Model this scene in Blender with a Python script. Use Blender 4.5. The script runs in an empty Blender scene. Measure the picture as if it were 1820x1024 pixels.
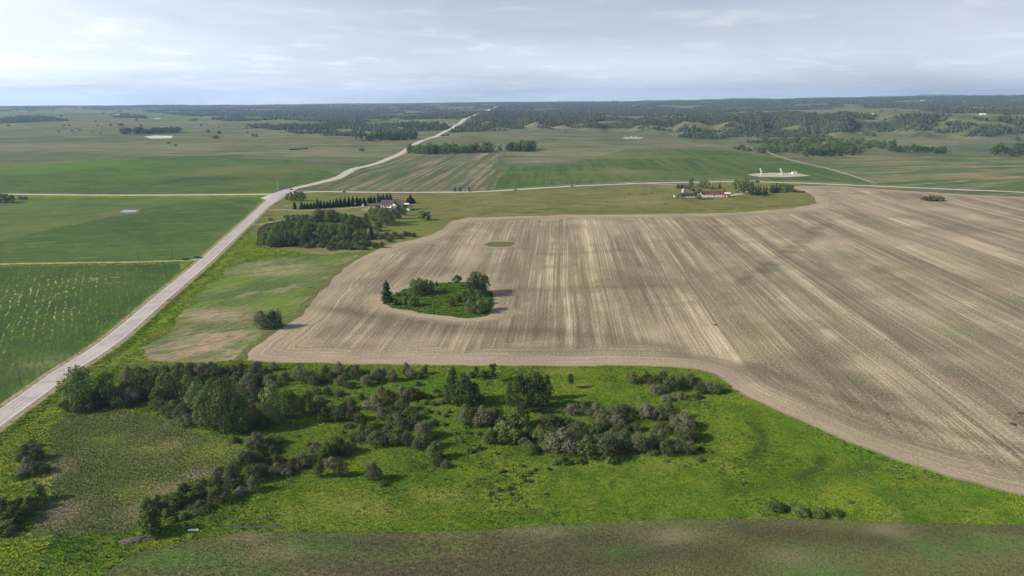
import bpy, bmesh, math, random
import numpy as np
from mathutils import Vector, Matrix
from mathutils.geometry import delaunay_2d_cdt

rng = np.random.default_rng(7)
random.seed(7)
SC = bpy.context.scene
COL = SC.collection
RAD = math.radians

# ------------------------------------------------------------------ camera
CAM_H = 120.0
PITCH = RAD(15.40)
FPX = 1213.0                      # focal length in photo pixels (24 mm on 36 mm)
cam_d = bpy.data.cameras.new("camera")
cam_d.lens = 24.0
cam_d.sensor_width = 36.0
cam_d.clip_start = 0.5
cam_d.clip_end = 120000.0
cam = bpy.data.objects.new("camera", cam_d)
COL.objects.link(cam)
cam.location = (0, 0, CAM_H)
cam.rotation_euler = (math.pi / 2 - PITCH, 0, 0)
SC.camera = cam

# ------------------------------------------------------------------ sky and sun
SUN_EL = RAD(32.0)
SUN_ROT = RAD(-104.0)             # clockwise from +Y: the sun stands to the left, a little behind
w = bpy.data.worlds.new("World")
SC.world = w
w.use_nodes = True
nt = w.node_tree
nt.nodes.clear()
wo = nt.nodes.new("ShaderNodeOutputWorld")
bg = nt.nodes.new("ShaderNodeBackground")
sky = nt.nodes.new("ShaderNodeTexSky")
sky.sky_type = 'NISHITA'
sky.sun_disc = False
sky.sun_elevation = SUN_EL
sky.sun_rotation = SUN_ROT
sky.altitude = 1100
sky.air_density = 1.0
sky.dust_density = 4.5
sky.ozone_density = 1.5
SKY_STRENGTH = 0.063
bg.inputs["Strength"].default_value = SKY_STRENGTH
# thin high cloud spread over the whole sky: noise on the view direction flattened to a cloud sheet
tc = nt.nodes.new("ShaderNodeTexCoord")
sep = nt.nodes.new("ShaderNodeSeparateXYZ")
nt.links.new(tc.outputs["Generated"], sep.inputs[0])
def wmath(op, a, b=None, c=None):
    n = nt.nodes.new("ShaderNodeMath"); n.operation = op
    for i, v in enumerate((a, b, c)):
        if v is None: continue
        if isinstance(v, (int, float)): n.inputs[i].default_value = v
        else: nt.links.new(v, n.inputs[i])
    return n.outputs[0]
zc = wmath('MAXIMUM', sep.outputs[2], 0.0)
den = wmath('ADD', zc, 0.10)
cx_ = wmath('DIVIDE', sep.outputs[0], den)
cy_ = wmath('DIVIDE', sep.outputs[1], den)
comb = nt.nodes.new("ShaderNodeCombineXYZ")
nt.links.new(cx_, comb.inputs[0]); nt.links.new(cy_, comb.inputs[1])
def wnoise(scale, detail, rough, dist, off):
    mp = nt.nodes.new("ShaderNodeMapping")
    mp.inputs["Location"].default_value = off
    nt.links.new(comb.outputs[0], mp.inputs[0])
    n = nt.nodes.new("ShaderNodeTexNoise")
    n.inputs["Scale"].default_value = scale
    n.inputs["Detail"].default_value = detail
    n.inputs["Roughness"].default_value = rough
    n.inputs["Distortion"].default_value = dist
    nt.links.new(mp.outputs[0], n.inputs["Vector"])
    return n.outputs[0]
def wramp(v, lo, hi, a, b):
    m = nt.nodes.new("ShaderNodeMapRange"); m.interpolation_type = 'SMOOTHSTEP'
    m.inputs[1].default_value = lo; m.inputs[2].default_value = hi
    m.inputs[3].default_value = a; m.inputs[4].default_value = b
    nt.links.new(v, m.inputs[0]); return m.outputs[0]
am = wmath('MINIMUM', wmath('DIVIDE', 0.16, wmath('ADD', zc, 0.05)), 1.0)   # cloud sheets stack up towards the horizon
veil = wramp(wnoise(0.30, 5, 0.5, 0.4, (3.1, 0.7, 0)), 0.34, 0.68, 0.58, 0.92)
puff = wramp(wnoise(1.7, 8, 0.58, 0.25, (1.9, 6.2, 0)), 0.50, 0.74, 0.0, 0.45)
grey = wramp(wnoise(0.55, 4, 0.5, 0.3, (8.0, 2.0, 0)), 0.42, 0.68, 0.0, 0.20)
def wmix(fac, a, b):
    n = nt.nodes.new("ShaderNodeMix"); n.data_type = 'RGBA'
    nt.links.new(fac, n.inputs[0])
    for s, v in ((6, a), (7, b)):
        if isinstance(v, tuple): n.inputs[s].default_value = v
        else: nt.links.new(v, n.inputs[s])
    return n.outputs[2]
# brightness of the thin cloud follows the sky behind it: grey it, then lift it
bwn = nt.nodes.new("ShaderNodeRGBToBW"); nt.links.new(sky.outputs[0], bwn.inputs[0])
def wtint(v, r, g, b):
    c = nt.nodes.new("ShaderNodeCombineColor")
    for i, k in enumerate((r, g, b)): nt.links.new(wmath('MULTIPLY', v, k), c.inputs[i])
    return c.outputs[0]
# thin cloud scatters forward: brighter towards the sun
dv = nt.nodes.new("ShaderNodeVectorMath"); dv.operation = 'DOT_PRODUCT'
nt.links.new(tc.outputs["Generated"], dv.inputs[0]); dv.inputs[1].default_value = (math.sin(SUN_ROT) * math.cos(SUN_EL), math.cos(SUN_ROT) * math.cos(SUN_EL), math.sin(SUN_EL))
ph = wmath('MULTIPLY_ADD', dv.outputs["Value"], 0.5, 0.5)
CL = wmath('MULTIPLY_ADD', wmath('POWER', ph, 1.6), 10.0, wmath('MULTIPLY_ADD', bwn.outputs[0], 0.9, 4.1))
low = wmath('MAXIMUM', wmath('MULTIPLY_ADD', zc, -11.0, 1.0), 0.0)          # pale horizon glow of the hazy air, all round
CL = wmath('MULTIPLY', CL, wmath('MULTIPLY_ADD', low, 0.5, 1.0))
veil_c = wtint(CL, 0.92, 1.01, 1.16)
grey_c = wtint(CL, 0.78, 0.87, 1.03)
puff_c = wtint(CL, 1.16, 1.18, 1.24)
veil = wmath('MULTIPLY', veil, am); grey = wmath('MULTIPLY', grey, am); puff = wmath('MULTIPLY', puff, am)
c1 = wmix(veil, sky.outputs[0], veil_c)
c2 = wmix(grey, c1, grey_c)
c3 = wmix(puff, c2, puff_c)
nt.links.new(c3, bg.inputs["Color"])
nt.links.new(bg.outputs[0], wo.inputs[0])

sd = bpy.data.lights.new("sun", 'SUN')
sd.energy = 5.0
sd.angle = RAD(0.6)
sd.color = (1.0, 0.91, 0.78)
sun = bpy.data.objects.new("sun", sd)
COL.objects.link(sun)
sx, sy = math.sin(SUN_ROT), math.cos(SUN_ROT)
sdir = Vector((sx * math.cos(SUN_EL), sy * math.cos(SUN_EL), math.sin(SUN_EL)))
sun.rotation_euler = sdir.to_track_quat('Z', 'Y').to_euler()
sun.location = sdir * 500

SC.view_settings.view_transform = 'Standard'
SC.view_settings.look = 'None'
SC.view_settings.gamma = 1.0
SC.view_settings.use_curve_mapping = False
SC.view_settings.exposure = 0.45
SC.cycles.use_denoising = True
SC.cycles.max_bounces = 6
SC.cycles.transparent_max_bounces = 6
SC.cycles.volume_bounces = 1

# ------------------------------------------------------------------ noise and terrain
def _h2(ix, iy, s):
    a = (ix.astype(np.int64) * 374761393 + iy.astype(np.int64) * 668265263 + s * 974634777) & 0xFFFFFFFF
    a = ((a ^ (a >> 13)) * 1274126177) & 0xFFFFFFFF
    return ((a ^ (a >> 16)) & 0xFFFF) / 65535.0 * 2 - 1
def vnoise(x, y, s=0):
    x = np.asarray(x, float); y = np.asarray(y, float)
    ix = np.floor(x); iy = np.floor(y)
    fx = x - ix; fy = y - iy
    fx = fx * fx * fx * (fx * (fx * 6 - 15) + 10); fy = fy * fy * fy * (fy * (fy * 6 - 15) + 10)
    a = _h2(ix, iy, s); b = _h2(ix + 1, iy, s); c = _h2(ix, iy + 1, s); d = _h2(ix + 1, iy + 1, s)
    return (a + (b - a) * fx) * (1 - fy) + (c + (d - c) * fx) * fy
def fbm(x, y, s=0, o=4, g=0.5):
    t = 0; a = 1; n = 0
    for i in range(o):
        t = t + a * vnoise(np.asarray(x) * 2 ** i + 17.3 * i, np.asarray(y) * 2 ** i - 9.1 * i, s + i)
        n += a; a *= g
    return t / n
def S(v, a, b):
    t = np.clip((np.asarray(v, float) - a) / (b - a), 0, 1)
    return t * t * (3 - 2 * t)
def hgt(x, y):
    x = np.asarray(x, float); y = np.asarray(y, float)
    r = np.hypot(x, y); az = np.degrees(np.arctan2(x, y))
    h = 0.7 * fbm(x / 170, y / 170, 3, 3)
    h = h + S(r, 800, 1900) * 6.0 * fbm(x / 620, y / 620, 11, 3)
    # low hills left beyond the crossing road, rolling pasture in the middle
    h = h + 7 * np.exp(-(((x + 330) / 150) ** 2 + ((y - 1150) / 130) ** 2))
    h = h + 9 * np.exp(-(((x - 230) / 330) ** 2 + ((y - 1720) / 240) ** 2))
    # valley before the wooded escarpment
    h = h - 16 * np.exp(-((r - 2350) / 520) ** 2) * S(az, 2, 16)
    # wooded escarpment with spurs
    spur = 420 * (1 - np.abs(fbm(az / 3.1 + r / 2600, r / 5200, 21, 2)) * 2.2) + 160 * fbm(x / 420, y / 420, 33, 3)
    e = S(r + spur, 2950, 3650)
    h = h + e * (28 + 30 * S(az, 4, 30)) * S(az, -12, -1)
    h = h + S(r, 1900, 3000) * (1 - 0.5 * S(r, 6000, 9000)) * 9 * fbm(x / 330, y / 330, 61, 3)
    gul = np.abs(fbm(az / 1.6 + r / 2300, r / 3000, 71, 2)); h = h - 20 * np.exp(-(gul / 0.10) ** 2) * np.exp(-((r - 3300) / 700) ** 2) * S(az, 6, 18)
    h = h + S(r, 2700, 4400) * 12 * S(-az, -2, 14)
    # far plateau
    far = np.interp(az, [-60, -38, -22, -6, 4, 14, 24, 34, 60], [4, 6, 18, 38, 50, 72, 94, 124, 130])
    h = h + S(r, 4200, 11000) * (far - 30 * S(az, 2, 14) * 0.6)
    h = h + S(r, 2600, 5200) * 16 * fbm(x / 1500, y / 1500, 41, 4)
    h = h + S(r, 5200, 9000) * 14 * fbm(x / 3300, y / 3300, 47, 3)
    # the outermost ground sinks below the skyline
    h = h - S(r, 12000, 17000) * 12
    return h
FWD = np.array([0, math.cos(PITCH), -math.sin(PITCH)])
UPV = np.array([0, math.sin(PITCH), math.cos(PITCH)])
_LR = np.linspace(math.log(40), math.log(26000), 1300); _LA = np.linspace(-60, 60, 540)
_g = np.meshgrid(np.exp(_LR), np.radians(_LA), indexing='ij')
_HT = hgt(_g[0] * np.sin(_g[1]), _g[0] * np.cos(_g[1]))
def hlook(x, y):
    """terrain height read from a polar table: quick, for sight lines"""
    a = np.clip((np.log(np.hypot(x, y)) - _LR[0]) / (_LR[1] - _LR[0]), 0, 1298.999)
    b = np.clip((np.degrees(np.arctan2(x, y)) + 60) / (_LA[1] - _LA[0]), 0, 538.999)
    i = a.astype(int); j = b.astype(int); f = a - i; g = b - j
    return (_HT[i, j] * (1 - g) + _HT[i, j + 1] * g) * (1 - f) + (_HT[i + 1, j] * (1 - g) + _HT[i + 1, j + 1] * g) * f
def P(pts):
    """photo pixels -> world points where those sight lines meet the terrain"""
    pts = np.asarray(pts, float).reshape(-1, 2)
    u = (pts[:, 0] - 910) / FPX; v = (512 - pts[:, 1]) / FPX
    d = FWD[None, :] + v[:, None] * UPV[None, :]
    d[:, 0] += u
    d /= np.linalg.norm(d, axis=1)[:, None]
    n = len(pts); t0 = np.full(n, 60.0); t1 = np.full(n, 16800.0); hit = np.zeros(n, bool)
    t = np.clip((CAM_H - 32) / np.maximum(-d[:, 2], 1e-4), 60, 1600)
    while not (hit | (t > 16800)).all():
        tn = t * 1.012
        z = CAM_H + d[:, 2] * tn
        below = (z < hlook(d[:, 0] * tn, d[:, 1] * tn)) & ~hit
        t0[below] = t[below]; t1[below] = tn[below]
        hit |= below
        t = np.where(hit, t, tn)
    for _ in range(16):
        tm = (t0 + t1) / 2
        b = CAM_H + d[:, 2] * tm < hlook(d[:, 0] * tm, d[:, 1] * tm)
        t1 = np.where(b & hit, tm, t1); t0 = np.where(b | ~hit, t0, tm)
    tt = np.where(hit, (t0 + t1) / 2, 16800.0)
    x = d[:, 0] * tt; y = d[:, 1] * tt
    return np.stack([x, y, hgt(x, y)], 1)
def P1(px, py): return P([(px, py)])[0]
def proj(x, y, z):
    """world -> photo pixels, used to pick where woods grow"""
    dz = np.asarray(z) - CAM_H
    c = y * FWD[1] + dz * FWD[2]; uu = y * UPV[1] + dz * UPV[2]
    return 910 + FPX * x / c, 512 - FPX * uu / c
def mpp(p):
    """metres per photo pixel at world point p"""
    return (p[1] * FWD[1] + (p[2] - CAM_H) * FWD[2]) / FPX
def inpoly(px, py, poly):
    poly = np.asarray(poly, float); px = np.asarray(px); py = np.asarray(py)
    r = np.zeros(px.shape, bool); n = len(poly); j = n - 1
    for i in range(n):
        xi, yi = poly[i]; xj, yj = poly[j]
        if yi != yj:
            r ^= ((yi > py) != (yj > py)) & (px < (xj - xi) * (py - yi) / (yj - yi) + xi)
        j = i
    return r
def segdist(x, y, line):
    line = np.asarray(line, float); best = np.full(np.shape(x), 1e12)
    for a, b in zip(line[:-1], line[1:]):
        d = b - a; l2 = max(d @ d, 1e-9)
        t = np.clip(((x - a[0]) * d[0] + (y - a[1]) * d[1]) / l2, 0, 1)
        best = np.minimum(best, np.hypot(x - a[0] - t * d[0], y - a[1] - t * d[1]))
    return best

# ------------------------------------------------------------------ tagging helpers
def tag(o, label, cat, group=None):
    o["label"] = label; o["category"] = cat
    if group: o["group"] = group
    return o
def struct(o, label=None):
    o["kind"] = "structure"
    if label: o["label"] = label
    return o
def empty(name, loc, rz=0.0, sc=(1, 1, 1)):
    o = bpy.data.objects.new(name, None); COL.objects.link(o)
    o.empty_display_size = 0.5
    o.location = loc; o.rotation_euler = (0, 0, rz); o.scale = sc
    return o
def link(name, me, parent=None, loc=None, rz=0.0, sc=None):
    o = bpy.data.objects.new(name, me); COL.objects.link(o)
    if parent: o.parent = parent
    if loc is not None: o.location = loc
    if rz: o.rotation_euler = (0, 0, rz)
    if sc is not None: o.scale = sc
    return o
def np_mesh(name, V, F, m=None, smooth=False, k=None):
    """fast mesh from arrays; F is (n,3) or (n,4)"""
    V = np.asarray(V, np.float32); F = np.asarray(F, np.int32)
    me = bpy.data.meshes.new(name); k = F.shape[1]
    me.vertices.add(len(V)); me.vertices.foreach_set("co", V.ravel())
    me.loops.add(F.size); me.loops.foreach_set("vertex_index", F.ravel())
    me.polygons.add(len(F))
    me.polygons.foreach_set("loop_start", np.arange(0, F.size, k, dtype=np.int32))
    me.polygons.foreach_set("loop_total", np.full(len(F), k, np.int32))
    if smooth: me.polygons.foreach_set("use_smooth", np.ones(len(F), bool))
    me.update(calc_edges=True)
    if m: me.materials.append(m)
    return me
def fattr(me, name, vals):
    a = me.attributes.new(name, 'FLOAT', 'POINT'); a.data.foreach_set("value", np.asarray(vals, np.float32))
class MB:
    """collects boxes, prisms and tubes into one mesh"""
    def __init__(s): s.bm = bmesh.new(); s.mats = []
    def _mi(s, m):
        if m not in s.mats: s.mats.append(m)
        return s.mats.index(m)
    def box(s, c, d, m, rz=0.0, bev=0.0, ry=0.0, taper=None):
        r = bmesh.ops.create_cube(s.bm, size=1.0); vs = r["verts"]
        if taper:
            for v in vs:
                if v.co.z > 0: v.co.x *= taper[0]; v.co.y *= taper[1]
        mat4 = Matrix.Translation(c) @ Matrix.Rotation(rz, 4, 'Z') @ Matrix.Rotation(ry, 4, 'Y') @ Matrix.Diagonal((*d, 1))
        bmesh.ops.transform(s.bm, matrix=mat4, verts=vs)
        fs = {f for v in vs for f in v.link_faces}
        if bev > 0:
            es = list({e for v in vs for e in v.link_edges})
            fs = set(bmesh.ops.bevel(s.bm, geom=es, offset=bev, segments=1, affect='EDGES')["faces"]) | {f for f in fs if f.is_valid}
        mi = s._mi(m)
        for f in fs: f.material_index = mi
        return s
    def poly(s, pts, m):
        vs = [s.bm.verts.new(p) for p in pts]; f = s.bm.faces.new(vs); f.material_index = s._mi(m); return s
    def prism(s, prof, y0, y1, m, axis='y'):
        """closed profile in (x,z), extruded along y (or in (y,z) along x)"""
        def pt(a, b, c): return (a, c, b) if axis == 'y' else (c, a, b)
        A = [s.bm.verts.new(pt(a, b, y0)) for a, b in prof]; B = [s.bm.verts.new(pt(a, b, y1)) for a, b in prof]
        n = len(prof); fs = [s.bm.faces.new(A), s.bm.faces.new(B[::-1])]
        for i in range(n): fs.append(s.bm.faces.new((A[i], B[i], B[(i + 1) % n], A[(i + 1) % n])))
        for f in fs: f.material_index = s._mi(m)
        bmesh.ops.recalc_face_normals(s.bm, faces=fs); return s
    def tube(s, p0, p1, r0, r1, m, n=6):
        p0 = Vector(p0); p1 = Vector(p1); d = (p1 - p0)
        q = d.to_track_quat('Z', 'Y').to_matrix()
        A = []; B = []
        for i in range(n):
            a = 2 * math.pi * i / n; o = q @ Vector((math.cos(a), math.sin(a), 0))
            A.append(s.bm.verts.new(p0 + o * r0)); B.append(s.bm.verts.new(p1 + o * r1))
        fs = [s.bm.faces.new(A[::-1]), s.bm.faces.new(B)]
        for i in range(n): fs.append(s.bm.faces.new((A[i], A[(i + 1) % n], B[(i + 1) % n], B[i])))
        for f in fs: f.material_index = s._mi(m)
        return s
    def mesh(s, name):
        me = bpy.data.meshes.new(name); s.bm.to_mesh(me); s.bm.free()
        for m in s.mats: me.materials.append(m)
        return me

# ------------------------------------------------------------------ materials
def mix_rgb(T, fac, a, b, blend='MIX'):
    n = T.nodes.new("ShaderNodeMix"); n.data_type = 'RGBA'; n.blend_type = blend
    for i, v in ((0, fac), (6, a), (7, b)):
        if isinstance(v, (int, float)): n.inputs[i].default_value = v
        elif isinstance(v, tuple): n.inputs[i].default_value = (*v[:3], 1)
        else: T.links.new(v, n.inputs[i])
    return n.outputs[2]
def nmath(T, op, a, b=None):
    n = T.nodes.new("ShaderNodeMath"); n.operation = op
    for i, v in enumerate((a, b)):
        if v is None: continue
        if isinstance(v, (int, float)): n.inputs[i].default_value = v
        else: T.links.new(v, n.inputs[i])
    return n.outputs[0]
def nramp(T, v, lo, hi, a=0.0, b=1.0):
    m = T.nodes.new("ShaderNodeMapRange"); m.interpolation_type = 'SMOOTHSTEP'
    for i, k in ((1, lo), (2, hi), (3, a), (4, b)): m.inputs[i].default_value = k
    T.links.new(v, m.inputs[0]); return m.outputs[0]
_seed = [0]
def npos(T, size, ang=0.0, stretch=1.0, vec=None):
    """ground position in units of size metres; features run 'stretch' times longer along ang (degrees right of north)"""
    _seed[0] += 1
    if vec is None: vec = T.nodes.new("ShaderNodeNewGeometry").outputs["Position"]
    rot = T.nodes.new("ShaderNodeMapping"); rot.inputs["Rotation"].default_value = (0, 0, RAD(ang))
    T.links.new(vec, rot.inputs[0])
    m = T.nodes.new("ShaderNodeMapping")
    m.inputs["Scale"].default_value = (1 / size, 1 / (size * stretch), 0)
    m.inputs["Location"].default_value = (13.7 * (_seed[0] % 17), 7.3 * (_seed[0] % 23), 0)
    T.links.new(rot.outputs[0], m.inputs[0]); return m.outputs[0]
def nnoise(T, size, detail=3, rough=0.5, ang=0.0, stretch=1.0, dist=0.0, vec=None):
    n = T.nodes.new("ShaderNodeTexNoise"); n.noise_dimensions = '2D'
    n.inputs["Scale"].default_value = 1.0
    n.inputs["Detail"].default_value = detail; n.inputs["Roughness"].default_value = rough
    n.inputs["Distortion"].default_value = dist
    T.links.new(npos(T, size, ang, stretch, vec), n.inputs["Vector"]); return n.outputs[0]
def nattr(T, name):
    a = T.nodes.new("ShaderNodeAttribute"); a.attribute_name = name; return a.outputs["Fac"]
def new_mat(name):
    m = bpy.data.materials.new(name); m.use_nodes = True
    T = m.node_tree; B = T.nodes["Principled BSDF"]
    B.inputs["Specular IOR Level"].default_value = 0.0
    B.inputs["Roughness"].default_value = 0.9
    return m, T, B
GROUND_DEF = {}
def ground_mat(name, base, layers, bumps=(), rough=0.95, gain=1.0):
    """layers: (color, size, lo, hi, fac, opts) noise-masked tints laid over the base; or ('attr', name, color, fac)"""
    GROUND_DEF[name] = (base, layers)
    m, T, B = new_mat(name); c = tuple(base)
    for L in layers:
        if L[0] == 'attr':
            f = nmath(T, 'MULTIPLY', nattr(T, L[1]), L[3]); c = mix_rgb(T, f, c, L[2]); continue
        col, size, lo, hi, fac = L[:5]; o = dict(L[5]) if len(L) > 5 else {}
        am = o.pop('attr', None); blend = o.pop('blend', 'MIX')
        f = nramp(T, nnoise(T, size, **o), lo, hi, 0.0, fac)
        if am: f = nmath(T, 'MULTIPLY', f, nattr(T, am))
        c = mix_rgb(T, f, c, col, blend)
    if gain != 1.0: c = mix_rgb(T, 1.0, c, (gain, gain, gain), 'MULTIPLY')
    T.links.new(c, B.inputs["Base Color"]); B.inputs["Roughness"].default_value = rough
    prev = None
    for (size, dist, kw) in bumps:
        b = T.nodes.new("ShaderNodeBump"); b.inputs["Strength"].default_value = 1.0; b.inputs["Distance"].default_value = dist
        T.links.new(nnoise(T, size, **kw), b.inputs["Height"])
        if prev is not None: T.links.new(prev, b.inputs["Normal"])
        prev = b.outputs[0]
    if prev is not None: T.links.new(prev, B.inputs["Normal"])
    return m
def flat_mat(name, col, rough=0.7, var=0.12, size=1.5, metal=0.0, spec=0.3):
    m, T, B = new_mat(name)
    vec = T.nodes.new("ShaderNodeTexCoord").outputs["Object"]
    n = T.nodes.new("ShaderNodeTexNoise"); n.inputs["Scale"].default_value = 1 / size; n.inputs["Detail"].default_value = 4
    T.links.new(vec, n.inputs["Vector"])
    f = nramp(T, n.outputs[0], 0.35, 0.7)
    c = mix_rgb(T, f, tuple(k * (1 - var) for k in col), tuple(min(1, k * (1 + var)) for k in col))
    T.links.new(c, B.inputs["Base Color"]); B.inputs["Roughness"].default_value = rough
    B.inputs["Metallic"].default_value = metal; B.inputs["Specular IOR Level"].default_value = spec
    return m
def leaf_mat(name, a, b, dry=None, trans=0.25):
    """foliage: tone runs from a to b with the leaf clump's own tone and the plant's own shade"""
    m, T, B = new_mat(name)
    tone = nattr(T, "tone")
    oi = T.nodes.new("ShaderNodeObjectInfo").outputs["Random"]
    f = nmath(T, 'ADD', nmath(T, 'MULTIPLY', tone, 0.7), nmath(T, 'MULTIPLY', oi, 0.3))
    c = mix_rgb(T, f, a, b)
    if dry: c = mix_rgb(T, nramp(T, oi, 0.45, 1.0, 0, 0.8), c, dry)
    v = T.nodes.new("ShaderNodeHueSaturation")
    T.links.new(nmath(T, 'ADD', nmath(T, 'MULTIPLY', oi, 0.55), 0.85), v.inputs["Value"]); T.links.new(c, v.inputs["Color"])
    T.links.new(v.outputs[0], B.inputs["Base Color"]); B.inputs["Roughness"].default_value = 0.75
    tr = T.nodes.new("ShaderNodeBsdfTranslucent"); T.links.new(v.outputs[0], tr.inputs[0])
    mx = T.nodes.new("ShaderNodeMixShader"); mx.inputs[0].default_value = trans
    T.links.new(B.outputs[0], mx.inputs[1]); T.links.new(tr.outputs[0], mx.inputs[2])
    T.links.new(mx.outputs[0], T.nodes["Material Output"].inputs[0])
    return m

# ================================================================== THE LAND
# ---- ground materials (real-world base colours)
M_range = ground_mat("rangeland", (0.114, 0.127, 0.060), [
    ((0.156, 0.161, 0.082), 420, 0.42, 0.62, 0.75, dict(detail=4, ang=80, stretch=2.2)),
    ((0.065, 0.105, 0.045), 620, 0.50, 0.66, 0.80, dict(detail=3, ang=60, stretch=1.8)),
    ((0.183, 0.173, 0.103), 170, 0.56, 0.72, 0.60, dict(detail=4, ang=85, stretch=3)),
    ((0.042, 0.059, 0.030), 110, 0.54, 0.68, 0.65, dict(detail=5, rough=0.6, ang=82, stretch=2.5)),
    ((0.056, 0.068, 0.040), 24, 0.50, 0.62, 0.7, dict(detail=5, rough=0.65, ang=84, stretch=5)),
    ((0.214, 0.201, 0.123), 30, 0.54, 0.66, 0.6, dict(detail=5, rough=0.65, ang=86, stretch=5)),
    ('attr', 'lush', (0.091, 0.169, 0.039), 0.8), ('attr', 'dry', (0.191, 0.181, 0.116), 0.8),
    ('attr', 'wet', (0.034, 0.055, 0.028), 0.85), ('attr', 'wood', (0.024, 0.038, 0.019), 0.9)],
    [(40, 1.5, dict(detail=4))])
M_verge = ground_mat("roadside_grass", (0.110, 0.167, 0.018), [
    ((0.156, 0.207, 0.019), 22, 0.42, 0.62, 0.8, dict(detail=4)),
    ((0.055, 0.112, 0.014), 9, 0.50, 0.68, 0.7, dict(detail=4)),
    ((0.189, 0.187, 0.055), 30, 0.56, 0.70, 0.5, dict(detail=4)),
    ((0.041, 0.076, 0.010), 1.6, 0.52, 0.70, 0.55, dict(detail=3)),
    ('attr', 'dry', (0.216, 0.202, 0.078), 0.75)],
    [(2.0, 0.35, dict(detail=4, rough=0.6)), (9, 0.9, dict(detail=3))])
M_meadow = ground_mat("meadow", (0.098, 0.162, 0.016), [
    ((0.156, 0.205, 0.024), 26, 0.44, 0.62, 0.8, dict(detail=5)),
    ((0.055, 0.117, 0.013), 13, 0.48, 0.64, 0.8, dict(detail=5)),
    ((0.187, 0.208, 0.041), 7, 0.56, 0.72, 0.5, dict(detail=4)),
    ((0.040, 0.072, 0.012), 1.7, 0.50, 0.66, 0.65, dict(detail=4, rough=0.6)),
    ((0.187, 0.225, 0.045), 1.0, 0.56, 0.74, 0.35, dict(detail=3)),
    ('attr', 'lush', (0.074, 0.172, 0.016), 0.7), ('attr', 'dry', (0.245, 0.251, 0.068), 0.75),
    ('attr', 'wet', (0.030, 0.056, 0.013), 0.8)],
    [(1.3, 0.25, dict(detail=4, rough=0.6)), (5.0, 0.6, dict(detail=3))])
M_marsh = ground_mat("sedge_marsh", (0.125, 0.150, 0.052), [
    ((0.095, 0.130, 0.038), 16, 0.44, 0.62, 0.7, dict(detail=5)),
    ((0.190, 0.180, 0.095), 10, 0.54, 0.70, 0.55, dict(detail=5)),
    ((0.060, 0.085, 0.026), 1.4, 0.48, 0.66, 0.6, dict(detail=4, rough=0.6)),
    ('attr', 'lush', (0.230, 0.270, 0.050), 0.8), ('attr', 'dry', (0.290, 0.245, 0.155), 0.85)],
    [(1.2, 0.5, dict(detail=4, rough=0.6)), (4, 0.5, dict(detail=3))])
M_seed = ground_mat("seeded_field", (0.121, 0.123, 0.051), [
    ((0.077, 0.111, 0.036), 30, 0.42, 0.60, 0.9, dict(detail=5, ang=86, stretch=3.2)),
    ((0.085, 0.069, 0.046), 24, 0.50, 0.66, 0.85, dict(detail=5, ang=84, stretch=3.5)),
    ((0.154, 0.123, 0.076), 14, 0.58, 0.76, 0.6, dict(detail=4, ang=86, stretch=3)),
    ((0.035, 0.034, 0.019), 0.8, 0.50, 0.66, 0.5, dict(detail=3, ang=20, stretch=1.8, rough=0.6)),
    ((0.154, 0.152, 0.071), 0.9, 0.54, 0.72, 0.4, dict(detail=2, ang=-12, stretch=2.0)),
    ('attr', 'lush', (0.072, 0.152, 0.038), 0.9), ('attr', 'dry', (0.220, 0.188, 0.119), 0.9),
    ('attr', 'wet', (0.051, 0.047, 0.033), 0.6)],
    [(0.9, 0.22, dict(detail=3, rough=0.6)), (7, 0.5, dict(detail=3, ang=86, stretch=3))])
M_crop = ground_mat("young_crop", (0.047, 0.084, 0.022), [
    ((0.065, 0.103, 0.026), 60, 0.42, 0.62, 0.8, dict(detail=4, ang=-25, stretch=2)),
    ((0.036, 0.073, 0.023), 22, 0.48, 0.66, 0.7, dict(detail=4)),
    ((0.025, 0.056, 0.014), 1.2, 0.50, 0.66, 0.6, dict(detail=3, ang=-30, stretch=4)),
    ((0.084, 0.133, 0.036), 3.0, 0.56, 0.72, 0.5, dict(detail=3, ang=-30, stretch=9)),
    ((0.319, 0.296, 0.180), 5, 0.56, 0.68, 0.7, dict(detail=4, ang=-30, stretch=2, attr='dry')),
    ((0.088, 0.146, 0.020), 10, 0.55, 0.72, 0.5, dict(detail=4)),
    ('attr', 'lush', (0.084, 0.150, 0.016), 0.7), ('attr', 'bare', (0.277, 0.249, 0.144), 0.6)],
    [(1.5, 0.25, dict(detail=3))])
M_crop2 = ground_mat("green_crop", (0.056, 0.097, 0.030), [
    ((0.074, 0.118, 0.032), 90, 0.42, 0.62, 0.8, dict(detail=4, ang=70, stretch=2)),
    ((0.042, 0.083, 0.029), 45, 0.50, 0.68, 0.6, dict(detail=4, ang=-35, stretch=3)),
    ((0.098, 0.131, 0.040), 12, 0.58, 0.74, 0.4, dict(detail=4, ang=-35, stretch=6)),
    ((0.042, 0.074, 0.026), 9, 0.52, 0.66, 0.5, dict(detail=5, rough=0.65, ang=80, stretch=3)),
    ((0.159, 0.168, 0.070), 12, 0.56, 0.68, 0.45, dict(detail=5, rough=0.65, ang=78, stretch=4)),
    ('attr', 'lush', (0.098, 0.170, 0.022), 0.85), ('attr', 'dry', (0.174, 0.161, 0.072), 0.7),
    ('attr', 'wet', (0.036, 0.062, 0.027), 0.8)], [(6, 0.4, dict(detail=3))])
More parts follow.
